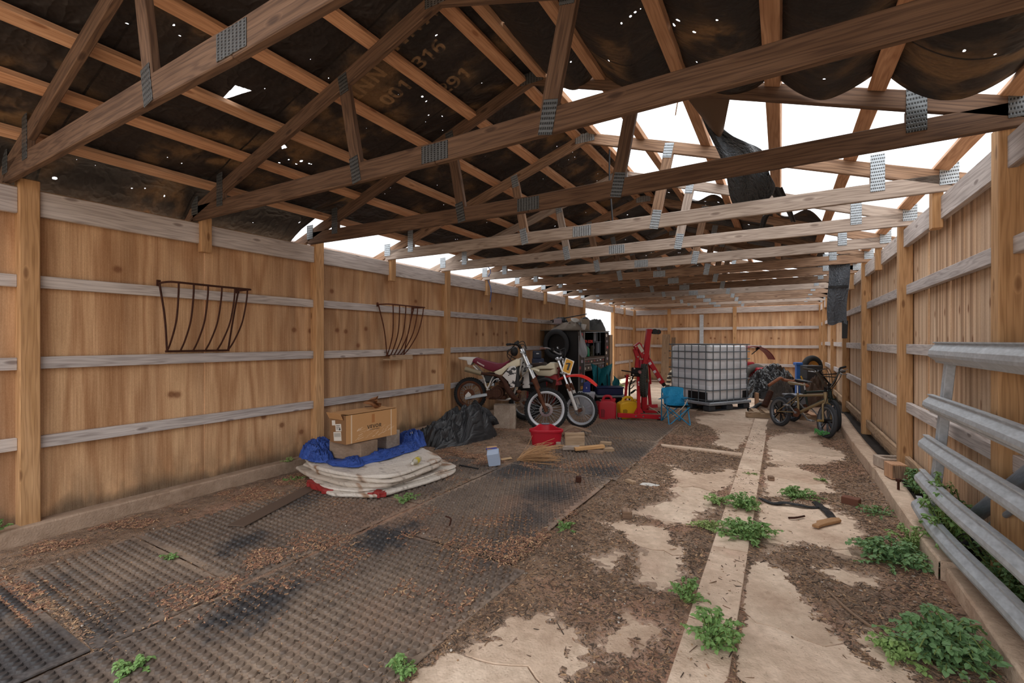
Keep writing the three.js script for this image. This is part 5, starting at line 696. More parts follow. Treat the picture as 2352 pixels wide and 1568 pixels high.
  const rk = thing('black_rack', 'black metal frame with stubby hooks standing by the door post', 'rack', [-2.68, 0, 9.36], YAW); part('upright', rk, M.blackMetal, [beam(V(0, 0, 0), V(0.0, 0.42, 0), 0.03, 0.03), beam(V(0, 0.42, 0), V(0.08, 0.62, 0), 0.025, 0.025), box(0.22, 0.02, 0.18, 0, 0.01, 0)]); part('hooks', rk, M.blackMetal, [[0.3, 0.12], [0.4, 0.09], [0.5, 0.12], [0.6, -0.1], [0.62, 0.12]].map(([y, x]) => tube([V(0.02, y - 0.04, 0), V(x * 0.6, y - 0.01, 0.01), V(x, y + 0.04, 0.02)], 0.01, 6))); part('loop', rk, M.blackMetal, tube([V(0.03, 0.28, -0.02), V(0.14, 0.34, -0.02), V(0.2, 0.22, -0.02), V(0.2, 0.02, -0.02)], 0.012, 6));
  const sh = thing('storage_crate', 'tall black crate standing behind the white dirt bike', 'crate', [-3.85, 0, 7.55], 0.5); part('crate_body', sh, M.black, box(0.36, 0.86, 0.3, 0, 0.43, 0, { b: 0.01 }));
  const b1 = thing('small_box', 'dark blue box with a pale label on the crate behind the bike, lower of two', 'box', [-3.86, 0.862, 7.55], 0.5); part('box_body', b1, std(0x222b45, 0.5), box(0.22, 0.16, 0.2, 0, 0.08, 0, { b: 0.01 })); part('paper_label', b1, std(0xd8d8da, 0.6), box(0.06, 0.05, 0.004, 0.05, 0.07, 0.102)); const b2 = thing('small_box', 'smaller navy box on top of the labelled blue box behind the bike', 'box', [-3.88, 1.024, 7.55], 0.5); part('box_body', b2, std(0x1a2236, 0.5), box(0.16, 0.14, 0.16, 0, 0.07, 0, { b: 0.01 })); part('paper_label', b2, std(0xd8d8da, 0.6), box(0.05, 0.02, 0.004, 0.01, 0.09, 0.082));
}
// ---- fuel cans
function fuelCan(label, pos, ry, w, h, dp, m, capM) {
  const o = thing('fuel_can', label, 'fuel can', pos, ry, 'plastic fuel cans'); const P = (a) => a.map(([x, y]) => [x * w, y * h]);
  const g = ext(P([[-0.47, 0.02], [-0.42, 0], [0.44, 0], [0.49, 0.03], [0.5, 0.64], [0.42, 0.74], [0.3, 0.8], [0.12, 0.81], [-0.12, 0.81], [-0.3, 0.78], [-0.46, 0.7], [-0.5, 0.62]]), dp, { b: 0.022, bs: 4 }); part('can_body', o, m, crease(uvm(g, 0), 0.9));
  part('handle', o, m, tube([V(-0.3 * w, 0.74 * h, 0), V(-0.2 * w, 0.92 * h, 0), V(-0.08 * w, 0.97 * h, 0), V(0.1 * w, 0.97 * h, 0), V(0.2 * w, 0.92 * h, 0), V(0.28 * w, 0.76 * h, 0)], 0.024, 10));
  part('grip_recess', o, tint(m, m.color.r * 0.45, m.color.g * 0.45, m.color.b * 0.45), ext(P([[-0.36, 0.1], [-0.16, 0.1], [-0.12, 0.4], [-0.2, 0.46], [-0.36, 0.44]]), 0.01, { b: 0.004 }).translate(0, 0, dp / 2 - 0.001)); part('moulded_ribs', o, m, [0.6, 0.66].map(y => box(w * 0.9, 0.008, dp * 0.9, 0, h * y, 0.012, { b: 0.003 })));
  part('cap', o, capM, cyl(V(w * 0.36, h * 0.76, 0), V(w * 0.42, h * 0.88, 0), 0.028, 0.026, 14)); return o;
}
fuelCan('red plastic fuel can left of the yellow one', [-2.58, 0, 7.68], YAW - 0.25, 0.29, 0.405, 0.24, M.redP, M.redP);
fuelCan('yellow plastic fuel can behind the red stand bar', [-2.3, 0, 7.93], YAW + 0.1, 0.345, 0.375, 0.22, M.yellow, M.yellow);
{ const o = thing('red_reel', 'round dark red reel with a pale hub behind the red fuel can', 'reel', [-2.88, 0, 8.1], YAW + 0.2); part('drum', o, std(0x8e1622, 0.5), [cyl(V(0, 0.135, -0.07), V(0, 0.135, 0.07), 0.1, 0.1, 24), cyl(V(0, 0.135, 0.07), V(0, 0.135, 0.085), 0.085, 0.07, 24), box(0.16, 0.06, 0.16, 0, 0.03, 0, { b: 0.01 })]); part('hub', o, std(0xcfc8c4, 0.5), cyl(V(0, 0.135, 0.085), V(0, 0.135, 0.095), 0.032, 0.03, 16)); }
// ---- engine stand with a knobbly tyre, folded hoist behind
{
  const o = thing('engine_stand', 'red engine stand on casters with a black head plate', 'engine stand', [-2.36, 0, 7.58], YAW); const s = 0.001109, q = (x, y, z = 0) => V((x - 650) * s, (1490 - y) * s, z);
  part('base_bar', o, M.red, beam(q(640, 1402), q(1303, 1432), 0.072, 0.06, { b: 0.006 })); part('bolt', o, M.chrome, [cyl(q(910, 1412, 0.028), q(910, 1412, 0.04), 0.012), cyl(q(1020, 1418, 0.028), q(1020, 1418, 0.04), 0.012)]);
  for (const [x, z] of [[672, 0], [1268, 0.01], [860, -0.75], [1000, -0.75]]) { const w = part('caster', o, M.black, cyl(q(x, 1462, z - 0.014), q(x, 1462, z + 0.014), 0.031, 0.031, 16)); part('fork', w, M.alu, box(0.03, 0.03, 0.04, ...q(x, 1436, z).toArray())); }
  part('rear_bar', o, M.red, [beam(q(960, 1415, -0.02), q(930, 1415, -0.76), 0.06, 0.06), beam(q(850, 1415, -0.75), q(1010, 1415, -0.75), 0.05, 0.05)]); part('mast', o, M.red, beam(q(967, 1400, -0.03), q(965, 790, -0.03), 0.052, 0.052, { b: 0.004, up: V(1, 0, 0) })); part('gusset', o, M.red, uvm(ext([[-0.08, 0], [0.08, 0], [0.02, 0.1], [-0.02, 0.1]], 0.03).translate(...q(967, 1372, -0.03).toArray()))); part('brace', o, M.red, beam(q(885, 815, -0.42), q(850, 1400, -0.5), 0.035, 0.035)); part('mast_sticker', o, std(0xe4dede, 0.6), [box(0.022, 0.035, 0.002, ...q(960, 905, -0.003).toArray()), box(0.022, 0.02, 0.002, ...q(960, 945, -0.003).toArray())]);
  part('head_plate', o, M.blackMetal, [box(0.23, 0.15, 0.03, ...q(950, 752, 0.0).toArray(), { b: 0.01, rz: -0.06 }), cyl(q(965, 765, -0.08), q(965, 765, 0.02), 0.05, 0.05, 16)]); part('turning_bar', o, M.blackMetal, cyl(q(690, 722, 0.04), q(1055, 780, 0.04), 0.011)); part('hub', o, std(0x8d5a58, 0.6), cyl(q(965, 748, 0.02), q(965, 748, 0.06), 0.03, 0.025, 14)); for (const [x, y] of [[888, 695], [872, 788], [1045, 820]]) part('bolt', o, M.chrome, cyl(q(x, y, 0.012), q(x, y, 0.03), 0.014, 0.014, 8));
  const t = thing('knobbly_tyre', 'knobbly off-road wheel hanging edge-on from the engine stand', 'wheel', [-2.36, 0, 7.58], YAW); wheelAt(t, 'tire', q(1085, 890, -0.16), 0.285, 0.225, 0.105, { knob: 1, steer: 1.2, lean: 0, tireMat: std(0x35352f, 0.9), rimMat: std(0x77797c, 0.5) });
}
{
  const o = thing('engine_hoist', 'red folding engine hoist with its boom folded down and a hook', 'hoist', [-2.12, 0, 8.7], YAW); const s = 0.00124, h = (x, y, z = 0) => V((x - 1110) * s, (1359 - y) * s, z), pp = (a) => a.map(([x, y]) => [(x - 1110) * s, (1359 - y) * s]);
  const pl = (n, a, th, z, m = M.red) => { const g = ext(pp(a), th, { b: 0.005 }); g.translate(0, 0, z); return part(n, o, m, uvm(g, 1)); };
  pl('post', [[1072, 95], [1142, 98], [1078, 640], [1002, 640]], 0.09, 0); pl('post_plate', [[1132, 110], [1172, 140], [1120, 480], [1085, 520]], 0.02, -0.09, tint(M.red, 0.55, 0.05, 0.1)); part('top_roller', o, M.black, [cyl(h(1190, 135, -0.05), h(1190, 135, 0.04), 0.05, 0.05, 18), cyl(h(1248, 140, -0.07), h(1248, 140, 0.02), 0.045, 0.045, 18)]); part('axle', o, M.red, beam(h(1110, 120), h(1250, 138), 0.05, 0.04));
  pl('knuckle', [[868, 352], [945, 292], [985, 320], [1022, 440], [1002, 560], [958, 470], [932, 395], [905, 420]], 0.09, 0.02); part('warning_label', o, std(0xcfc9b4, 0.6), xf(box(0.06, 0.16, 0.004), ...h(965, 385, 0.067).toArray(), 0, 0, 0.55)); part('jack_arm', o, M.red, [beam(h(895, 390), h(935, 530), 0.075, 0.06), beam(h(935, 510), h(915, 690), 0.06, 0.05)]); part('ram', o, tint(M.red, 0.4, 0.02, 0.05), cyl(h(985, 560, 0), h(960, 1180, -0.05), 0.035, 0.035, 14)); for (const [x, y] of [[892, 358], [1010, 458], [925, 512], [992, 545]]) part('bolt', o, M.chrome, cyl(h(x, y, 0.06), h(x, y, 0.078), 0.014, 0.014, 8));
  part('boom', o, M.red, beam(h(1088, 552, 0.02), h(1305, 905, 0.02), 0.082, 0.075, { b: 0.005 })); part('boom_sticker', o, std(0xd8cfd4, 0.6), [[1108, 612], [1178, 735], [1248, 852]].map(([x, y]) => xf(box(0.05, 0.05, 0.004), ...h(x, y, 0.06).toArray(), 0, 0, -1.0))); part('boom_tip', o, M.blackMetal, beam(h(1295, 885, 0.02), h(1335, 950, 0.02), 0.06, 0.06)); part('hook_chain', o, M.galv, [0, 1, 2, 3, 4].map(i => xf(fin(new THREE.TorusGeometry(0.016, 0.005, 6, 12)), ...h(1305 + i, 965 + i * 26, 0.02).toArray(), 0, i % 2 * 1.57))); part('hook', o, M.galv, tube([h(1308, 1085, 0.02), h(1308, 1105, 0.02), h(1322, 1120, 0.02), h(1312, 1135, 0.02), h(1298, 1120, 0.02)], 0.009, 6));
  part('lower_mast', o, M.red, [beam(h(1050, 640), h(1030, 1300), 0.09, 0.09, { up: V(1, 0, 0) }), beam(h(1120, 900, -0.1), h(1150, 1260, -0.1), 0.05, 0.05, { up: V(1, 0, 0) }), beam(h(1100, 480), h(1150, 930, -0.08), 0.03, 0.03)]); part('folded_leg', o, M.red, [beam(h(990, 1330, 0.06), h(1230, 1345, 0.06), 0.07, 0.06), beam(h(1040, 1270, -0.05), h(1235, 1250, 0.02), 0.06, 0.05), beam(h(1090, 1320, -0.05), h(1160, 1300, -0.7), 0.06, 0.06)]); for (const x of [1000, 1225]) part('caster', o, M.black, cyl(h(x, 1338, 0.08), h(x, 1338, 0.11), 0.026, 0.026, 14));
  solo('pale_cable', 'pale cable trailing from the hoist base to the blue camp chair', 'cable', std(0xb9aa9a, 0.8), tube([W(-2.05, 0.16, 8.4), W(-1.85, 0.12, 8.15), W(-1.68, 0.07, 7.9), W(-1.52, 0.12, 7.6), W(-1.33, 0.3, 7.62), W(-1.28, 0.42, 7.72)], 0.007, 6));
}
// ---- camp chair
{
  const o = thing('camp_chair', 'small bright blue folding camp chair in front of the caged tank', 'chair', [-1.53, 0, 7.82], YAW); const s = 0.00135, c = (x, y, z = 0) => V((x - 1071) * s, (1421 - y) * s, z); const bl = std(0x0f8fc0, 0.55, { side: THREE.DoubleSide, bumpMap: rep(crinB, 2, 2), bumpScale: 0.012 }), fr = std(0x1685b4, 0.4);
  part('backrest', o, bl, surf(18, 16, (u, v) => { const x = 960 + 262 * u - (u - 0.5) * 20 * v, y = 1000 + 195 * v - 14 * Math.sin(u * 3.14) * (1 - v); return c(x, y, -0.08 + 0.1 * v - 0.05 * Math.sin(u * 3.14) * (0.3 + v) + 0.012 * Math.sin(u * 9 + v * 6)); }, 0.006)); part('seat', o, M.black, surf(14, 12, (u, v) => c(965 + 245 * u, 1196 + 24 * Math.sin(u * 3.14) * Math.sin(Math.max(0.2, v) * 3), 0.02 + v * 0.24), 0.006)); part('seat_fabric', o, bl, surf(14, 12, (u, v) => c(965 + 245 * u, 1182 + 24 * Math.sin(u * 3.14) * Math.sin(Math.max(0.2, v) * 3), 0.0 + v * 0.24), 0.006));
  part('armrest', o, bl, surf(8, 10, (u, v) => c(985 - 85 * u, 1080 + 50 * u * (1 - 0.4 * v), -0.02 + 0.2 * v + 0.02 * Math.sin(u * 3)), 0.006)); part('armrest', o, bl, surf(8, 10, (u, v) => c(1185 + 125 * u - 20 * v, 1120 - 12 * Math.sin(u * 5) - 20 * u * v, -0.02 + 0.2 * v), 0.006));
  const L = (a, b) => part('leg', o, fr, cyl(a, b, 0.0095)); L(c(966, 1416, 0.26), c(970, 1120, 0.1)); L(c(1214, 1416, 0.26), c(1212, 1120, 0.1)); L(c(975, 1418, -0.16), c(962, 1010, -0.08)); L(c(1205, 1418, -0.16), c(1222, 1010, -0.08)); for (const [a, b] of [[c(975, 1215, 0.26), c(1205, 1412, 0.27)], [c(1205, 1205, 0.25), c(970, 1412, 0.25)], [c(975, 1205, -0.1), c(1200, 1412, -0.16)], [c(1205, 1205, -0.1), c(978, 1412, -0.16)], [c(970, 1200, 0.25), c(975, 1412, -0.16)], [c(1210, 1200, 0.25), c(1205, 1412, -0.16)]]) part('brace', o, fr, cyl(a, b, 0.008)); part('foot', o, M.alu, [[966, 0.26], [1214, 0.26], [975, -0.16], [1205, -0.16]].map(([x, z]) => cyl(c(x, 1421, z), c(x, 1404, z), 0.014)));
}
// ---- caged tank
{
  const o = thing('caged_tank', 'large white plastic liquid tank in a grey wire cage on a pallet', 'tank', [-1.16, 0, 9.39], turn(0.58, 0.86)); const w = 1.1, l = 1.02, c0 = 0.03; // x 0..w along the right face, z 0..-l along the left face
  const cageM = std(0x6f7880, 0.45, { metalness: 0.3 }); const milky = std(0xf2f5fa, 0.35, { bumpMap: rep(crinB, 1, 1), bumpScale: 0.01 }); const rb = (X0, X1, Z0, Z1, y0, y1, r) => { const s = new THREE.Shape(); s.moveTo(X0 + r, Z0); s.lineTo(X1 - r, Z0); s.absarc(X1 - r, Z0 + r, r, -Math.PI / 2, 0); s.lineTo(X1, Z1 - r); s.absarc(X1 - r, Z1 - r, r, 0, Math.PI / 2); s.lineTo(X0 + r, Z1); s.absarc(X0 + r, Z1 - r, r, Math.PI / 2, Math.PI); s.lineTo(X0, Z0 + r); s.absarc(X0 + r, Z0 + r, r, Math.PI, 1.5 * Math.PI); const g = fin(new THREE.ExtrudeGeometry(s, { depth: y1 - y0 - 0.08, bevelEnabled: true, bevelThickness: 0.04, bevelSize: 0.04, bevelOffset: -0.04, bevelSegments: 4, curveSegments: 8 })); g.rotateX(-Math.PI / 2); g.translate(0, y0 + 0.04, 0); return uvm(g, 0); };
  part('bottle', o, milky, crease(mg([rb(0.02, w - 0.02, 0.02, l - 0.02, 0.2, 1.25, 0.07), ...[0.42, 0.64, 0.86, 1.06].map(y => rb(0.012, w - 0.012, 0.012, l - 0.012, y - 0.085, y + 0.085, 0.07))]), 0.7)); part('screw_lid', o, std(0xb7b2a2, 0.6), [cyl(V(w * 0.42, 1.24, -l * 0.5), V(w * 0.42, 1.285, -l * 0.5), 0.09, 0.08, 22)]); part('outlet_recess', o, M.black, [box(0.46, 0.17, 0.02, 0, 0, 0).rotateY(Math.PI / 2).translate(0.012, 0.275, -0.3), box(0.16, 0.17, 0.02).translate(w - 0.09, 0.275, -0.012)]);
  const bar = []; const bent = (y) => tube([V(0.08, y, 0), V(w - 0.08, y, 0), V(w, y, -0.08), V(w, y, -l + 0.08), V(w - 0.08, y, -l), V(0.08, y, -l), V(0, y, -l + 0.08), V(0, y, -0.08)], 0.0095, 6, true, 64); for (const y of [0.21, 0.4, 0.6, 0.8, 0.99, 1.135]) part('cage_bar', o, cageM, bent(y)); part('cage_top', o, cageM, [box(w + 0.02, 0.022, 0.022, w / 2, 1.275, 0.004), box(w + 0.02, 0.022, 0.022, w / 2, 1.275, -l), box(0.022, 0.022, l, 0, 1.275, -l / 2), box(0.022, 0.022, l, w, 1.275, -l / 2)]);
  for (let i = 0; i < 6; i++) part('cage_bar', o, cageM, cyl(V(0.08 + (w - 0.16) * i / 5, 0.15, 0.012), V(0.08 + (w - 0.16) * i / 5, 1.27, 0.012), 0.0095, 0.0095, 6)); for (let i = 0; i < 6; i++) part('cage_bar', o, cageM, cyl(V(-0.012, 0.15, -0.08 - (l - 0.16) * i / 5), V(-0.012, 1.27, -0.08 - (l - 0.16) * i / 5), 0.0095, 0.0095, 6));
  part('pallet_frame', o, tint(M.galv, 0.75, 0.78, 0.82), [box(w + 0.06, 0.06, 0.05, w / 2, 0.145, 0.01, { b: 0.012 }), box(w + 0.06, 0.06, 0.05, w / 2, 0.145, -l - 0.01, { b: 0.012 }), box(0.05, 0.06, l + 0.06, -0.01, 0.145, -l / 2, { b: 0.012 }), box(0.05, 0.06, l + 0.06, w + 0.01, 0.145, -l / 2, { b: 0.012 }), box(w, 0.02, l, w / 2, 0.165, -l / 2)]); const ft = []; for (const x of [0.07, w / 2, w - 0.07]) for (const z of [-0.07, -l / 2, -l + 0.07]) part('pallet_foot', o, std(0x33373d, 0.6), box(0.17, 0.11, 0.17, x, 0.06, z, { b: 0.02 })); part('skid', o, std(0x33373d, 0.6), [-0.07, -l / 2, -l + 0.07].map(z => box(w, 0.02, 0.12, w / 2, 0.012, z)));
}
// ---- things by the back wall and the doorway
{
  const lb = thing('leaning_board', 'wide grey weathered board leaning on the back wall', 'board', [-3.2, 0, 15.1], 0); part('plank', lb, tint(M.plank, 0.62, 0.58, 0.54), xf(box(0.24, 1.55, 0.03), 0, 0.79, -0.14, -0.2)); const l2 = thing('leaning_board', 'narrow dark board leaning beside the wide grey one on the back wall', 'board', [-2.98, 0, 15.12], 0); part('plank', l2, tint(M.plank, 0.4, 0.36, 0.33), xf(box(0.12, 1.45, 0.03), 0, 0.74, -0.15, -0.2));
  const cs = std(0xffffff, 0.8, { side: THREE.DoubleSide, map: tex(16, 128, (u, v) => (v * 8) % 1 < 0.42 ? [196, 184, 160] : [44, 38, 34]) }); const st = thing('striped_strap', 'beige and black striped strap hanging beside the caged tank', 'strap', [-2.55, 0, 12.4]); const cv = new THREE.CatmullRomCurve3([V(0.33, 0.95, -0.2), V(0.22, 0.72, -0.1), V(0.06, 0.45, 0), V(0.02, 0.25, 0), V(-0.04, 0.01, 0.06)]); part('webbing', st, cs, surf(3, 40, (u, v) => cv.getPoint(v).add(V((u - 0.5) * 0.1, 0, 0.02 * Math.sin(u * 3))), 0.006)); const sd = thing('metal_stand', 'thin black metal stand holding the striped strap', 'stand', [-2.55, 0, 12.4]); part('stand_post', sd, M.blackMetal, cyl(V(0.36, 0.0, -0.24), V(0.35, 1.0, -0.24), 0.02)); part('stand_base', sd, M.blackMetal, box(0.3, 0.02, 0.2, 0.3, 0.011, -0.24));
  for (const [l, x, d, dx, h] of [['thin brown stick leaning beside the door post', -3.9, 13.7, -0.1, 0.75], ['forked pale branch leaning in the corner left of the leaning board', -3.75, 14.3, 0.12, 0.85], ['dark tool handle leaning on the back wall corner', -3.6, 14.9, -0.08, 1.3]]) { const t = thing('leaning_stick', l, 'stick', [x, 0, d]); part('shaft', t, M.truss, tube([V(0, 0, 0), V(dx * 0.4, h * 0.5, -0.12), V(dx, h, -0.3)], 0.018, 7)); if (dx > 0) part('fork', t, M.truss, tube([V(dx * 0.4, h * 0.5, -0.12), V(dx * 0.1, h * 0.75, -0.22), V(-0.1, h * 0.95, -0.3)], 0.012, 6)); }
}
// ================================================================ small bicycles
function bmx(label, rear, front, m, o = {}) {
  const L = Math.hypot(front[0] - rear[0], front[1] - rear[1]), t = thing('bmx_bike', label, 'bicycle', [rear[0], 0, rear[1]], turn(front[0] - rear[0], front[1] - rear[1])); const lean = new THREE.Group(); t.rotation.order = 'YXZ'; t.rotation.x = o.lean || 0;
  const hx = L - 0.05, bb = V(L * 0.42, 0.27, 0), st = V(L * 0.37, 0.52, 0), h0 = V(hx + 0.012, 0.505, 0), h1 = V(hx - 0.012, 0.61, 0), rh = V(0, 0.23, 0), fh = V(L, 0.235, 0); const tire = std(0x34363a, 0.8), rim = std(o.rim || 0x6a6e74, 0.4, { metalness: 0.5 });
  wheelAt(t, 'front_wheel', fh, 0.236, 0.19, 0.05, { tireMat: tire, rimMat: rim, mag: 5, spokeMat: std(0x5b5f66, 0.4, { metalness: 0.6 }), hubMat: M.blackMetal, steer: o.steer || 0 }); wheelAt(t, 'rear_wheel', rh, 0.232, 0.188, 0.05, { tireMat: tire, rimMat: rim, mag: 5, spokeMat: M.blackMetal, hubMat: M.blackMetal });
  part('frame', t, m, [cyl(bb, h0.clone().lerp(h1, 0.15), 0.021, 0.021, 12), cyl(st, h1.clone().lerp(h0, 0.15), 0.018, 0.018, 12), cyl(bb, st.clone().setY(0.56), 0.016, 0.016, 10), ...[-1, 1].flatMap(s => [cyl(V(0, 0.23, s * 0.055), bb.clone().add(V(-0.04, 0, s * 0.03)), 0.009), cyl(V(0, 0.23, s * 0.055), st.clone().add(V(0, -0.02, s * 0.02)), 0.008)]), cyl(h0.clone().add(V(0.004, -0.03, 0)), h1.clone().add(V(-0.004, 0.02, 0)), 0.024, 0.024, 14)]);
  part('fork', t, m, [-1, 1].map(s => tube([V(hx + 0.015, 0.478, s * 0.012), V(hx + 0.018, 0.465, s * 0.05), V(hx + 0.03, 0.4, s * 0.06), V(L, 0.235, s * 0.06)], 0.0125, 8))); if (o.pegs) part('axle_peg', t, o.pegs, [cyl(V(L, 0.235, 0.06), V(L, 0.235, 0.14), 0.017, 0.017, 12), cyl(V(L, 0.235, -0.06), V(L, 0.235, -0.14), 0.017, 0.017, 12)]);
  part('crank', t, M.alu, [cyl(bb.clone().setZ(-0.06), bb.clone().setZ(0.06), 0.02), beam(bb.clone().setZ(0.06), V(bb.x - 0.12, bb.y + 0.09, 0.065), 0.02, 0.012), beam(bb.clone().setZ(-0.06), V(bb.x + 0.12, bb.y - 0.09, -0.065), 0.02, 0.012)]); part('chainring', t, M.rust, cyl(bb.clone().setZ(0.035), bb.clone().setZ(0.04), 0.068, 0.068, 26)); part('pedal', t, M.alu, box(0.09, 0.02, 0.06, bb.x - 0.12, bb.y + 0.09, 0.105)); part('pedal', t, M.alu, box(0.09, 0.02, 0.06, bb.x + 0.12, bb.y - 0.09, -0.105)); part('chain', t, M.darkRust, [cyl(V(0, 0.25, 0.038), V(bb.x, bb.y + 0.065, 0.038), 0.004), cyl(V(0, 0.21, 0.038), V(bb.x, bb.y - 0.065, 0.038), 0.004)]);
  part('seat_post', t, M.chrome, cyl(V(L * 0.37, 0.55, 0), V(L * 0.355, 0.67, 0), 0.013)); part('seat', t, o.seatMat || M.black, crease(ext([[-0.16, 0.01], [-0.15, 0.035], [-0.05, 0.03], [0.12, 0.02], [0.14, 0.005], [0.1, -0.005], [-0.1, -0.012]], 0.09, { b: 0.012, bs: 3 }).translate(L * 0.345, 0.685, 0), 0.8));
  const b = (x, y, z) => V(hx + x, y, z); part('stem', t, M.blackMetal, [cyl(b(-0.016, 0.62, 0), b(-0.02, 0.69, 0), 0.018), box(0.07, 0.04, 0.05, hx + 0.01, 0.69, 0, { b: 0.008 })]); const hm = o.barMat || M.blackMetal; part('handlebar', t, hm, tube([b(-0.07, 0.94, 0.31), b(-0.035, 0.925, 0.2), b(0.0, 0.88, 0.155), b(0.025, 0.74, 0.06), b(0.03, 0.695, 0.02), b(0.03, 0.695, -0.02), b(0.025, 0.74, -0.06), b(0.0, 0.88, -0.155), b(-0.035, 0.925, -0.2), b(-0.07, 0.94, -0.31)], 0.0115, 8, false, 80)); part('crossbar', t, hm, cyl(b(0.008, 0.85, 0.14), b(0.008, 0.85, -0.14), 0.008)); for (const s of [-1, 1]) { part('grip', t, o.gripMat || M.rubber, cyl(b(-0.038, 0.926, s * 0.21), b(-0.072, 0.94, s * 0.33), 0.016)); } part('brake_lever', t, M.alu, [tube([b(0.0, 0.915, -0.19), b(0.03, 0.9, -0.22), b(0.0, 0.905, -0.3)], 0.006, 6), tube([b(0.0, 0.915, 0.19), b(0.03, 0.9, 0.22), b(0.0, 0.905, 0.3)], 0.006, 6)]); part('brake_cable', t, M.black, [tube([b(0.0, 0.91, -0.18), b(0.12, 0.88, -0.1), b(0.06, 0.7, -0.04), b(-0.06, 0.56, -0.02)], 0.004, 5), tube([b(0.0, 0.91, 0.18), b(0.1, 0.94, 0.1), b(0.08, 0.72, 0.03), b(0.03, 0.45, 0.03)], 0.004, 5)]);
  return t;
}
const gold = std(0x94805e, 0.42, { metalness: 0.35 });
bmx('gold framed small bike with spoked mag wheels, nearest the camera', [-0.02, 8.414], [0.539, 7.687], gold, { pegs: std(0xc2a468, 0.35, { metalness: 0.6 }), seatMat: std(0x8a7a5c, 0.5), lean: -0.08, steer: -0.25, barMat: std(0x4a4640, 0.4, { metalness: 0.5 }), gripMat: std(0x4a443e, 0.8) });
bmx('dark green small bike standing behind the gold framed one', [0.16, 9.02], [0.69, 8.32], std(0x2c3a34, 0.45, { metalness: 0.3 }), { rim: 0x4c5866, lean: 0.04, steer: -0.4 });
{ const g = thing('green_scrap', 'bright lime green plastic scrap caught in the gold bike front wheel', 'scrap', [0.5, 0.03, 7.62], -0.9); const q = rng(8); part('strips', g, std(0x4f9a52, 0.6), Array.from({ length: 9 }, (_, i) => tube([V(-0.08 + 0.02 * i, 0.02 + 0.03 * q(), 0.05), V(-0.08 + 0.03 * i * q(), 0.07 + 0.05 * q(), 0.06 - 0.03 * q()), V(0.02 + 0.08 * (q() - 0.3), 0.03 + 0.05 * q(), 0.06)], 0.006, 5))); }
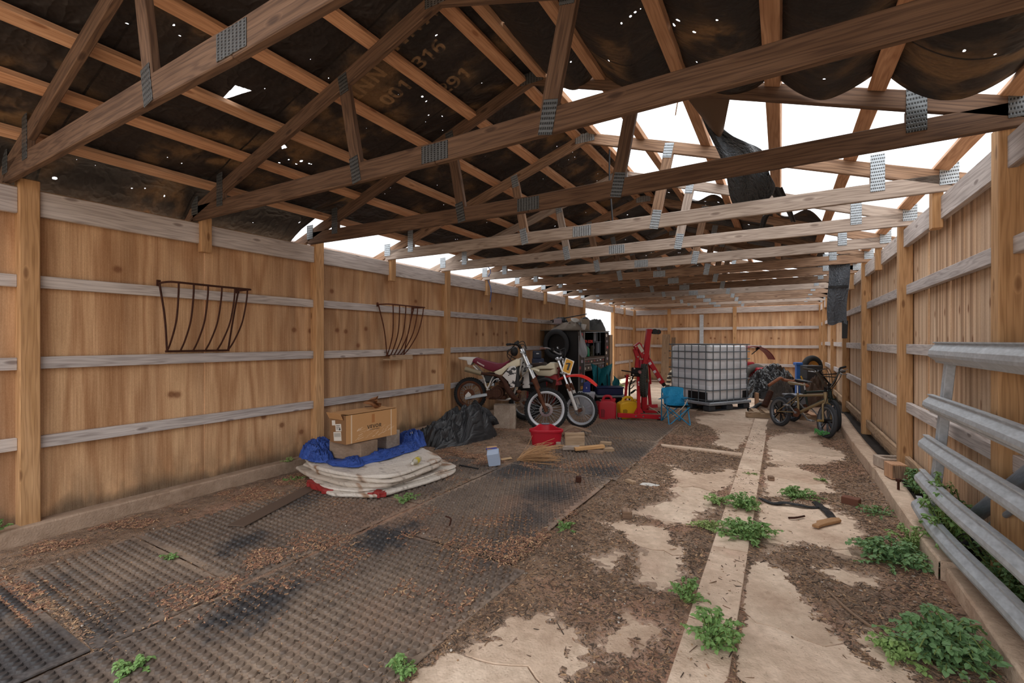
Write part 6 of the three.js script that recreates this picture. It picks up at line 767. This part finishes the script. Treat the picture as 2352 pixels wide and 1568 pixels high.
// ================================================================ clutter by the back right corner
{
  const bt = thing('black_plastic_cover', 'large glossy black plastic sheet thrown over a machine near the back wall', 'cover', [-0.2, 0, 12.6], YAW); part('sheet', bt, dbl(M.plasticBlack), heapGeo(1.2, 1.0, 1.0, 17, { peak: [0.25, 0.1], amp: 0.28 }));
  const rm = thing('red_machine', 'red fendered machine with a rusty wheel behind the caged tank', 'machine', [-0.72, 0, 13.3], YAW); part('fender', rm, std(0x6e1018, 0.45), surf(10, 20, (u, v) => { const a = 2.3 - v * 1.9; return V(0.1 + Math.cos(a) * 0.55, 0.66 + Math.sin(a) * 0.55, (u - 0.5) * 0.3); }, 0.02)); wheelAt(rm, 'wheel', V(0.12, 0.38, 0.1), 0.38, 0.25, 0.2, { rimMat: std(0x8d6a4e, 0.6), tireMat: std(0x55524d, 0.85) }); part('housing', rm, std(0x9c1420, 0.5), [box(0.3, 0.3, 0.24, 0.22, 0.52, 0.16, { b: 0.03 }), box(0.5, 0.4, 0.3, -0.1, 0.6, -0.1, { b: 0.03 })]); part('lever', rm, M.black, [cyl(V(0.2, 1.12, 0), V(0.32, 1.2, 0), 0.03), cyl(V(0.06, 1.0, 0.05), V(0.25, 1.14, 0.02), 0.012)]);
  const gc = thing('grey_cloth_heap', 'dusty dark grey cloth draped over scrap behind the gold bike', 'cloth', [-0.02, 0, 10.45], YAW); part('cloth', gc, dbl(std(0x57514c, 0.9, { bumpMap: rep(crinB, 2, 2), bumpScale: 0.02 })), heapGeo(0.56, 0.5, 0.62, 23));
  const bp = thing('bent_pipe', 'rusty orange bent pipe sticking out of the grey cloth both ways', 'pipe', [-0.02, 0, 10.3], YAW); part('pipe_run', bp, std(0x9c6244, 0.75), tube([V(-0.34, 0.5, 0.22), V(-0.2, 0.59, 0.22), V(-0.1, 0.64, 0.2), V(0.02, 0.6, 0.1), V(0.13, 0.58, 0.2), V(0.2, 0.59, 0.22), V(0.4, 0.49, 0.24)], 0.028, 12, false, 60));
  const br = thing('burlap_heap', 'brown burlap covered mound beside the right wall', 'mound', [0.66, 0, 11.35], YAW); part('burlap', br, dbl(std(0x4e3a2c, 0.95, { bumpMap: rep(crinB, 2, 2), bumpScale: 0.015 })), heapGeo(0.46, 0.5, 0.66, 29));
  const bn = thing('grey_bin', 'plain grey plastic bin behind the gold bike frame', 'bin', [0.22, 0.0, 9.9], YAW - 0.1); part('bin_body', bn, std(0x767b84, 0.55), [box(0.29, 0.34, 0.22, 0, 0.18, 0, { b: 0.012 })]); part('rim', bn, std(0x868b94, 0.5), box(0.33, 0.03, 0.26, 0, 0.355, 0, { b: 0.008 }));
  const bj = thing('blue_jack', 'tall blue steel jack standing between the covers near the back', 'jack', [0.3, 0, 11.2], YAW); part('column', bj, std(0x1f62b4, 0.45), [box(0.075, 0.84, 0.07, 0, 0.43, 0, { b: 0.008 }), box(0.14, 0.06, 0.12, 0.01, 0.87, 0, { b: 0.01 })]); part('base_plate', bj, std(0x184c8c, 0.5), box(0.22, 0.03, 0.2, 0, 0.016, 0)); part('handle', bj, std(0xc79a2a, 0.5), cyl(V(0.03, 0.62, 0.06), V(0.1, 0.42, 0.1), 0.014));
  const t1 = thing('spare_tyre', 'black tyre on a yellow-brown rim leaning in the back right corner', 'tyre', [0.66, 0, 13.4], YAW); wheelAt(t1, 'wheel', V(0, 0.7, 0), 0.29, 0.17, 0.14, { rimMat: std(0x9a6a1e, 0.5), steer: 0.2 }); part('hub_disc', t1, std(0xa06e20, 0.5), cyl(V(0, 0.7, -0.02), V(0, 0.7, 0.02), 0.16, 0.16, 24)); const t2 = thing('spare_tyre', 'worn black tyre lying lowest under the yellow rimmed one', 'tyre', [0.62, 0, 13.1], YAW); part('casing', t2, M.rubber, xf(fin(new THREE.TorusGeometry(0.22, 0.085, 12, 36)).rotateX(Math.PI / 2), 0, 0.087, 0)); const t3 = thing('spare_tyre', 'second worn black tyre stacked on the lowest one in the corner', 'tyre', [0.62, 0.171, 13.1], YAW); part('casing', t3, M.rubber, xf(fin(new THREE.TorusGeometry(0.22, 0.085, 12, 36)).rotateX(Math.PI / 2), 0, 0.087, 0));
  const sc = thing('storage_crate', 'large black crate behind the bikes along the right wall', 'crate', [0.55, 0, 12.15], YAW); part('crate', sc, M.black, [box(0.4, 0.5, 0.34, 0, 0.25, 0, { b: 0.01 })]); const sc2 = thing('storage_crate', 'smaller dark grey crate on top of the large black one', 'crate', [0.57, 0.502, 12.15], YAW); part('crate_body', sc2, std(0x26272b, 0.6), [box(0.34, 0.3, 0.3, 0, 0.15, 0, { b: 0.01 })]);
  const pal = thing('wood_pallet', 'low wooden pallet with thick tan boards behind the gold bike', 'pallet', [0.02, 0, 9.42], YAW - 0.35); for (let i = 0; i < 3; i++) part('runner', pal, M.plank, box(1.0, 0.075, 0.05, 0, 0.04, 0.2 - i * 0.2)); for (let i = 0; i < 6; i++) part('board', pal, pick([M.plank, M.purlin, M.truss2]), box(0.1, 0.022, 0.5, -0.42 + i * 0.17, 0.089, 0));
  const lw = [['short tan timber standing upright beside the caged tank', [-0.4, 0.0, 10.05], 0.4, [0.05, 0.34, 0.09], M.purlin], ['tan timber block lying across the upright one near the tank', [-0.28, 0.0, 10.12], YAW, [0.24, 0.2, 0.2], M.truss2], ['thick timber block lying at the pallet front edge', [-0.42, 0.0, 9.12], YAW, [0.22, 0.09, 0.1], M.plank], ['narrow board lying between the pallet and right kerb', [0.5, 0.0, 9.75], YAW, [0.36, 0.06, 0.09], M.purlin]]; for (const [l, p, ry, [w, h, d], m] of lw) { const o = thing('timber_block', l, 'wood block', p, ry); part('block_body', o, m, box(w, h, d, 0, h / 2 + 0.004, 0)); }
  const lg = thing('short_log', 'short dark brown log leaning on the pallet', 'log', [-0.2, 0.11, 9.55], 0.5); part('bark', lg, M.darkRust, cyl(V(-0.06, 0.05, 0), V(0.1, 0.3, -0.1), 0.055, 0.05, 14)); part('cut_end', lg, M.truss, cyl(V(0.1, 0.3, -0.1), V(0.102, 0.303, -0.102), 0.045, 0.045, 14)); const bo = thing('black_pipe_scrap', 'black bent pipe scrap lying at the tank pallet corner', 'scrap', [-0.42, 0.03, 9.75], 0.6); part('pipe_run', bo, M.black, tube([V(-0.15, 0.03, 0.05), V(-0.02, 0.05, 0), V(0.1, 0.12, -0.02), V(0.2, 0.1, -0.05)], 0.035, 10));
}
// ================================================================ galvanised gate panel against the right wall
{
  const o = thing('gate_panel', 'galvanised ribbed metal gate panel leaning along the right wall among weeds', 'gate'); const gx = (Y) => 0.925 - (1.34 - Y) * 0.085; const d1 = 4.1, d0 = 0.9, L = d1 - d0;
  const prof = (h) => { const a = [[0, 0], [-0.016, 0.004], [-0.02, h * 0.12], [-0.052, h * 0.3], [-0.056, h * 0.42], [-0.052, h * 0.6], [-0.024, h * 0.84], [-0.02, h * 0.92], [-0.03, h * 0.95], [-0.03, h], [0, h]]; return a; };
  for (const [y, h, bow] of [[1.2, 0.142, 0], [0.862, 0.125, 0.01], [0.6, 0.122, 0.012], [0.372, 0.118, 0.02], [0.182, 0.118, 0.03]]) { const P = prof(h), n = P.length; const g = surf(n * 3, 40, (u, v) => { const q = u * n, k = Math.min(n - 1, Math.floor(q)), f = q - k, A = P[k], B = P[(k + 1) % n]; const d = d1 - v * L; return W(gx(y) + A[0] + (B[0] - A[0]) * f - bow * Math.sin(v * 9) * 0.6, y + A[1] + (B[1] - A[1]) * f - 0.01 * Math.sin(v * 5 + y * 4) * (bow > 0 ? 1 : 0), d); }); const uv = g.attributes.uv, p = g.attributes.position; for (let i = 0; i < uv.count; i++) uv.setXY(i, p.getZ(i) * 0.7, p.getY(i) + p.getX(i)); part('rail', o, dbl(M.galv), crease(g, 0.35)); }
  for (const dd of [4.0, 1.3]) part('upright', o, M.galv, [beam(W(gx(0.15) + 0.02, 0.12, dd), W(gx(1.32) + 0.022, 1.32, dd), 0.05, 0.03, { up: V(0, 0, 1) }), beam(W(gx(0.15) + 0.02, 0.12, dd - 0.07), W(gx(1.32) + 0.022, 1.32, dd - 0.07), 0.018, 0.045, { up: V(0, 0, 1) })]);
  part('diagonal_pipe', o, tint(M.galv, 0.6, 0.64, 0.7), [cyl(W(0.955, 0.16, 3.9), W(0.985, 1.15, 2.35), 0.036, 0.036, 14), cyl(W(0.95, 0.1, 3.8), W(0.98, 1.0, 2.4), 0.014, 0.014, 10)]);
}
// kerb things
{ const o = thing('concrete_block', 'pale hollow concrete block lying on the right kerb', 'block', [0.92, 0.142, 5.6], 0.3, 'concrete blocks in the shed'); const g = ext([[-0.12, -0.09], [0.12, -0.09], [0.12, 0.09], [-0.12, 0.09]], 0.1, { b: 0.005, holes: [[[-0.085, -0.055], [-0.085, 0.055], [0.085, 0.055], [0.085, -0.055]]] }); g.rotateX(-Math.PI / 2); g.translate(0, 0.05, 0); part('block_body', o, tint(M.block, 0.8, 0.84, 0.9), uvm(g, 0)); const w = thing('timber_block', 'square sawn timber block standing on the right kerb', 'wood block', [0.875, 0.142, 5.2], 0.25); part('block_body', w, M.purlin, box(0.12, 0.13, 0.13, 0, 0.066, 0)); part('end_grain', w, M.truss, box(0.1, 0.11, 0.004, 0, 0.066, 0.066)); const b = thing('rusty_bolt', 'rusty bolt standing upright in the right kerb', 'bolt', [0.83, 0.135, 4.83]); part('shank', b, M.darkRust, cyl(V(0, 0, 0), V(0, 0.075, 0), 0.009)); part('nut', b, M.darkRust, cyl(V(0, 0.066, 0), V(0, 0.086, 0), 0.019, 0.019, 6)); }
// small things on the floor
{
  const sb = (label, pos, ry, w, h, d, m) => { const o = thing('wood_chunk', label, 'wood chunk', pos, ry); part('chunk_body', o, m, box(w, h, d, 0, h / 2 + 0.002, 0, { b: 0.004 })); };
  sb('small cube of wood on the dirt between the mats and the strip', [-1.01, 0.004, 3.46], 0.4, 0.07, 0.06, 0.08, M.truss); sb('reddish brick chunk on the slab near the right kerb', [0.5, 0.004, 4.66], -0.4, 0.12, 0.06, 0.07, std(0x6e4636, 0.9)); sb('tiny brown block on the slab beside the long strip', [-0.08, 0, 5.1], 0.3, 0.05, 0.04, 0.05, M.truss); sb('small dark block on the studded mat edge', [-1.63, 0.03, 4.02], 0.3, 0.05, 0.05, 0.05, M.darkRust); sb('pale wood chunk beside the white tile scrap', [-1.22, 0.005, 4.3], -0.5, 0.1, 0.03, 0.05, M.plank);
  const ti = thing('tile_scrap', 'flat white tile scrap lying on the dirt', 'tile', [-1.06, 0.008, 4.34], 0.3); part('tile_piece', ti, std(0xd4d2cc, 0.5), uvm(ext([[-0.09, -0.03], [0.05, -0.05], [0.1, 0.0], [0.0, 0.05], [-0.06, 0.04]], 0.01).rotateX(-Math.PI / 2)));
  const ribbon = (pts, w) => { const c = new THREE.CatmullRomCurve3(pts.map(p => W(...p))); return surf(4, 30, (u, v) => { const p = c.getPoint(v), t = c.getTangent(v), s = V(-t.z, 0, t.x).normalize(); return p.addScaledVector(s, (u - 0.5) * w(v)).add(V(0, 0.008 * Math.sin(u * 3.1) + 0.003 * Math.sin(v * 20), 0)); }, 0.004); };
  const st = thing('black_strap', 'twisted black plastic strip lying across the pale slab', 'strip'); part('long_length', st, dbl(M.tarpBlack), ribbon([[-0.16, 0.008, 4.44], [-0.05, 0.012, 4.36], [0.06, 0.02, 4.4], [0.17, 0.012, 4.4], [0.28, 0.006, 4.46]], v => 0.035 + 0.02 * Math.sin(v * 3.1))); part('short_length', st, dbl(M.tarpBlack), ribbon([[0.25, 0.01, 4.56], [0.29, 0.012, 4.44], [0.315, 0.016, 4.34], [0.345, 0.012, 4.2]], v => 0.06));
  const bk = thing('bark_slab', 'split orange-brown slab of wood beside the black strip', 'wood', [0.29, 0.006, 4.08], turn(0.14, 0.22) + 0.0); part('slab_body', bk, std(0xa67e58, 0.9, { bumpMap: rep(crinB, 2, 6), bumpScale: 0.01 }), uvm(ext([[-0.15, -0.03], [-0.09, -0.025], [0.12, -0.04], [0.15, -0.01], [0.1, 0.02], [-0.06, 0.035], [-0.09, 0.015], [-0.16, 0.01]], 0.022).rotateX(-Math.PI / 2).translate(0, 0.012, 0)));
  solo('twig', 'short bent twig on the slab left of the split wood', 'twig', M.darkRust, tube([V(-0.07, 0.008, 0), V(-0.02, 0.012, 0.01), V(0.07, 0.01, -0.02)], 0.008, 6), [0.11, 0.004, 4.09], 0.6); solo('twig', 'long curved dry stick lying beside the lower right weeds', 'twig', M.truss, tube([V(-0.3, 0.008, 0), V(-0.05, 0.012, 0.03), V(0.3, 0.012, -0.02)], 0.007, 6), [0.38, 0.004, 2.72], -1.0); solo('twig', 'thin dark twig standing on the mat below the carton', 'twig', M.darkRust, tube([V(0, 0.0, 0), V(0.01, 0.05, 0), V(-0.03, 0.065, 0.01)], 0.006, 5), [-2.05, 0.024, 2.62], 0);
}
// ================================================================ weeds
const leafG = (() => { const P = []; const o = [[0, 0], [0.35, 0.28], [0.42, 0.55], [0.22, 0.85], [0, 1.05]]; const z = (x, y) => -0.25 * y * y + 0.28 * Math.abs(x); const v = (x, y) => [x, z(x, y), y]; for (const s of [-1, 1]) for (let i = 0; i < 4; i++) { const a = v(s * o[i][0], o[i][1]), b = v(s * o[i + 1][0], o[i + 1][1]), c = v(0, o[i][1]), d = v(0, o[i + 1][1]); const T = [[c, a, b], [c, b, d]]; for (const t of T) { if (s > 0) t.reverse(); P.push(...t.flat()); } } return P; })();
const leafM = [[0.2, 0.36, 0.1], [0.29, 0.44, 0.13], [0.17, 0.32, 0.12], [0.34, 0.43, 0.14]].map(c => new THREE.MeshPhysicalMaterial({ color: new THREE.Color().setRGB(...c), roughness: 0.75, transmission: 0.3, thickness: 0, side: THREE.DoubleSide })); const stemM = std(0x6a7a3e, 0.8);
function weed(label, X, d, r, h, n, size, mi = 0, o = {}) {
  const t = thing('weed', label, 'weed', [X, o.y ?? 0, d], 0, o.group || 'green weeds growing through the floor'), q = rng(Math.round(X * 991 + d * 3571)); const st = [], P = [];
  for (let i = 0; i < n; i++) {
    const a = q() * 6.283, l = r * (0.3 + 0.6 * q() + 0.55 * q() ** 3), x = Math.cos(a) * l * (o.sx || 1), z = Math.sin(a) * l * (o.sz || 1), top = h * (0.35 + 0.75 * q()) * (1 - 0.45 * l / r), b = [(q() - 0.5) * r * 0.5 * (o.sx || 1), (q() - 0.5) * r * 0.5 * (o.sz || 1)];
    const c = new THREE.CatmullRomCurve3([V(b[0], 0, b[1]), V(b[0] + (x - b[0]) * 0.35, top * 0.6, b[1] + (z - b[1]) * 0.35), V(b[0] + (x - b[0]) * 0.75, top, b[1] + (z - b[1]) * 0.75), V(x, top * (0.75 + 0.3 * q()), z)]); st.push(fin(new THREE.TubeGeometry(c, 6, 0.0022 + h * 0.003, 4)));
    const k = 17 + Math.floor(q() * 10); for (let j = 0; j < k; j++) { const p = c.getPoint(0.2 + 0.8 * (j + q() * 0.5) / k), s = size * (0.26 + 0.42 * q()), m = new THREE.Matrix4().compose(p, new THREE.Quaternion().setFromEuler(new THREE.Euler((q() - 0.3) * 1.1, q() * 6.283, (q() - 0.5) * 0.9, 'YXZ')), V(s, s, s)), w = V(); for (let e = 0; e < leafG.length; e += 3) { w.set(leafG[e], leafG[e + 1], leafG[e + 2]).applyMatrix4(m); P.push(w.x, Math.max(w.y, 0.002), w.z); } }
  }
  const g = new THREE.BufferGeometry(); g.setAttribute('position', new THREE.Float32BufferAttribute(P, 3)); g.computeVertexNormals(); g.setAttribute('uv', new THREE.Float32BufferAttribute(new Float32Array(P.length / 3 * 2), 2)); part('stems', t, stemM, st); part('foliage', t, leafM[mi], g).userData.kind = 'stuff'; return t;
}
weed('small weed at the right edge of the mats', -1.31, 3.02, 0.09, 0.09, 14, 0.03, 0); weed('thin weed clump just left of the pale strip', -0.45, 4.15, 0.12, 0.1, 22, 0.03, 1); weed('bushy weed sprawling over the middle of the pale strip', -0.26, 4.13, 0.15, 0.15, 46, 0.036, 0); weed('long weed patch spilling off the pale strip to the right', -0.2, 3.52, 0.2, 0.15, 66, 0.04, 0, { sz: 0.9 }); weed('yellowish weed trailing left of the pale strip', -0.42, 3.55, 0.14, 0.08, 26, 0.03, 3, { sz: 0.6 });
weed('slender weed against the left side of the pale strip near the camera', -0.42, 2.5, 0.09, 0.17, 22, 0.03, 0); weed('tall leafy weed rooted on the pale strip nearest the camera', -0.25, 2.2, 0.12, 0.19, 40, 0.036, 0); weed('low weed tuft on the slab behind the black strip', 0.12, 4.66, 0.17, 0.1, 46, 0.036, 0, { sz: 0.7 });
weed('wide dark weed patch against the kerb break', 0.6, 3.6, 0.23, 0.15, 86, 0.042, 2, { sz: 0.8 }); weed('dense bushy weed beside the kerb at the bottom right', 0.6, 2.58, 0.19, 0.24, 96, 0.046, 2); weed('pale spreading weed left of the dense bushy weed', 0.43, 2.53, 0.1, 0.1, 26, 0.036, 1); weed('flat faint weed on the left mats below the tarps', -2.7, 2.85, 0.12, 0.06, 16, 0.03, 0, { y: 0.02 }); weed('weed sprouting between mats at the bottom edge', -2.26, 0.83, 0.075, 0.07, 12, 0.036, 0, { y: 0.01 }); weed('weed growing at the near corner of the right mats', -1.31, 1.37, 0.06, 0.1, 14, 0.03, 0); weed('scattered sprigs in the dirt near the kerb block', 0.66, 4.55, 0.16, 0.07, 24, 0.026, 2);
weed('leafy weed filling the gutter behind the kerb block', 0.96, 4.95, 0.14, 0.24, 60, 0.034, 2, { y: 0.1, sx: 0.45, sz: 1.6 }); weed('vine climbing through the lower gate rails', 0.84, 3.62, 0.2, 0.52, 64, 0.038, 0, { y: 0.12, sx: 0.55, sz: 1.3 }); weed('dark weeds behind the bottom gate rail', 0.95, 3.1, 0.22, 0.28, 80, 0.036, 2, { y: 0.1, sx: 0.4, sz: 2.0 }); weed('thin sprigs reaching over the kerb below the vine', 0.73, 3.78, 0.12, 0.24, 22, 0.032, 1, { y: 0.02 });
weed('little tuft on the pale strip further down', -0.26, 5.2, 0.11, 0.04, 14, 0.022, 3, { sz: 0.5 }); weed('sparse sprig on the slab beyond the black strip', 0.34, 5.35, 0.09, 0.05, 8, 0.024, 1); weed('weed at the foot of the nearest left wall post', -4.26, 0.86, 0.06, 0.12, 10, 0.03, 0, { y: 0.13, sx: 0.3 }); weed('small weeds hiding under the left end of the white tarps', -3.98, 2.72, 0.12, 0.07, 22, 0.026, 0); weed('grass tuft at the kerb left of the cardboard box', -4.28, 2.86, 0.07, 0.06, 12, 0.024, 3, { y: 0.13, sx: 0.4 }); weed('faint sprig on the mats near the left kerb', -3.2, 1.35, 0.05, 0.06, 8, 0.026, 0, { y: 0.015 }); weed('pale green weeds outside the doorway', -4.0, 12.6, 0.3, 0.3, 46, 0.07, 3, { group: 'weeds by the doorway' });
scene.traverse(o => { if (o.isMesh) { o.castShadow = true; o.receiveShadow = true; } });
renderer.render(scene, camera);
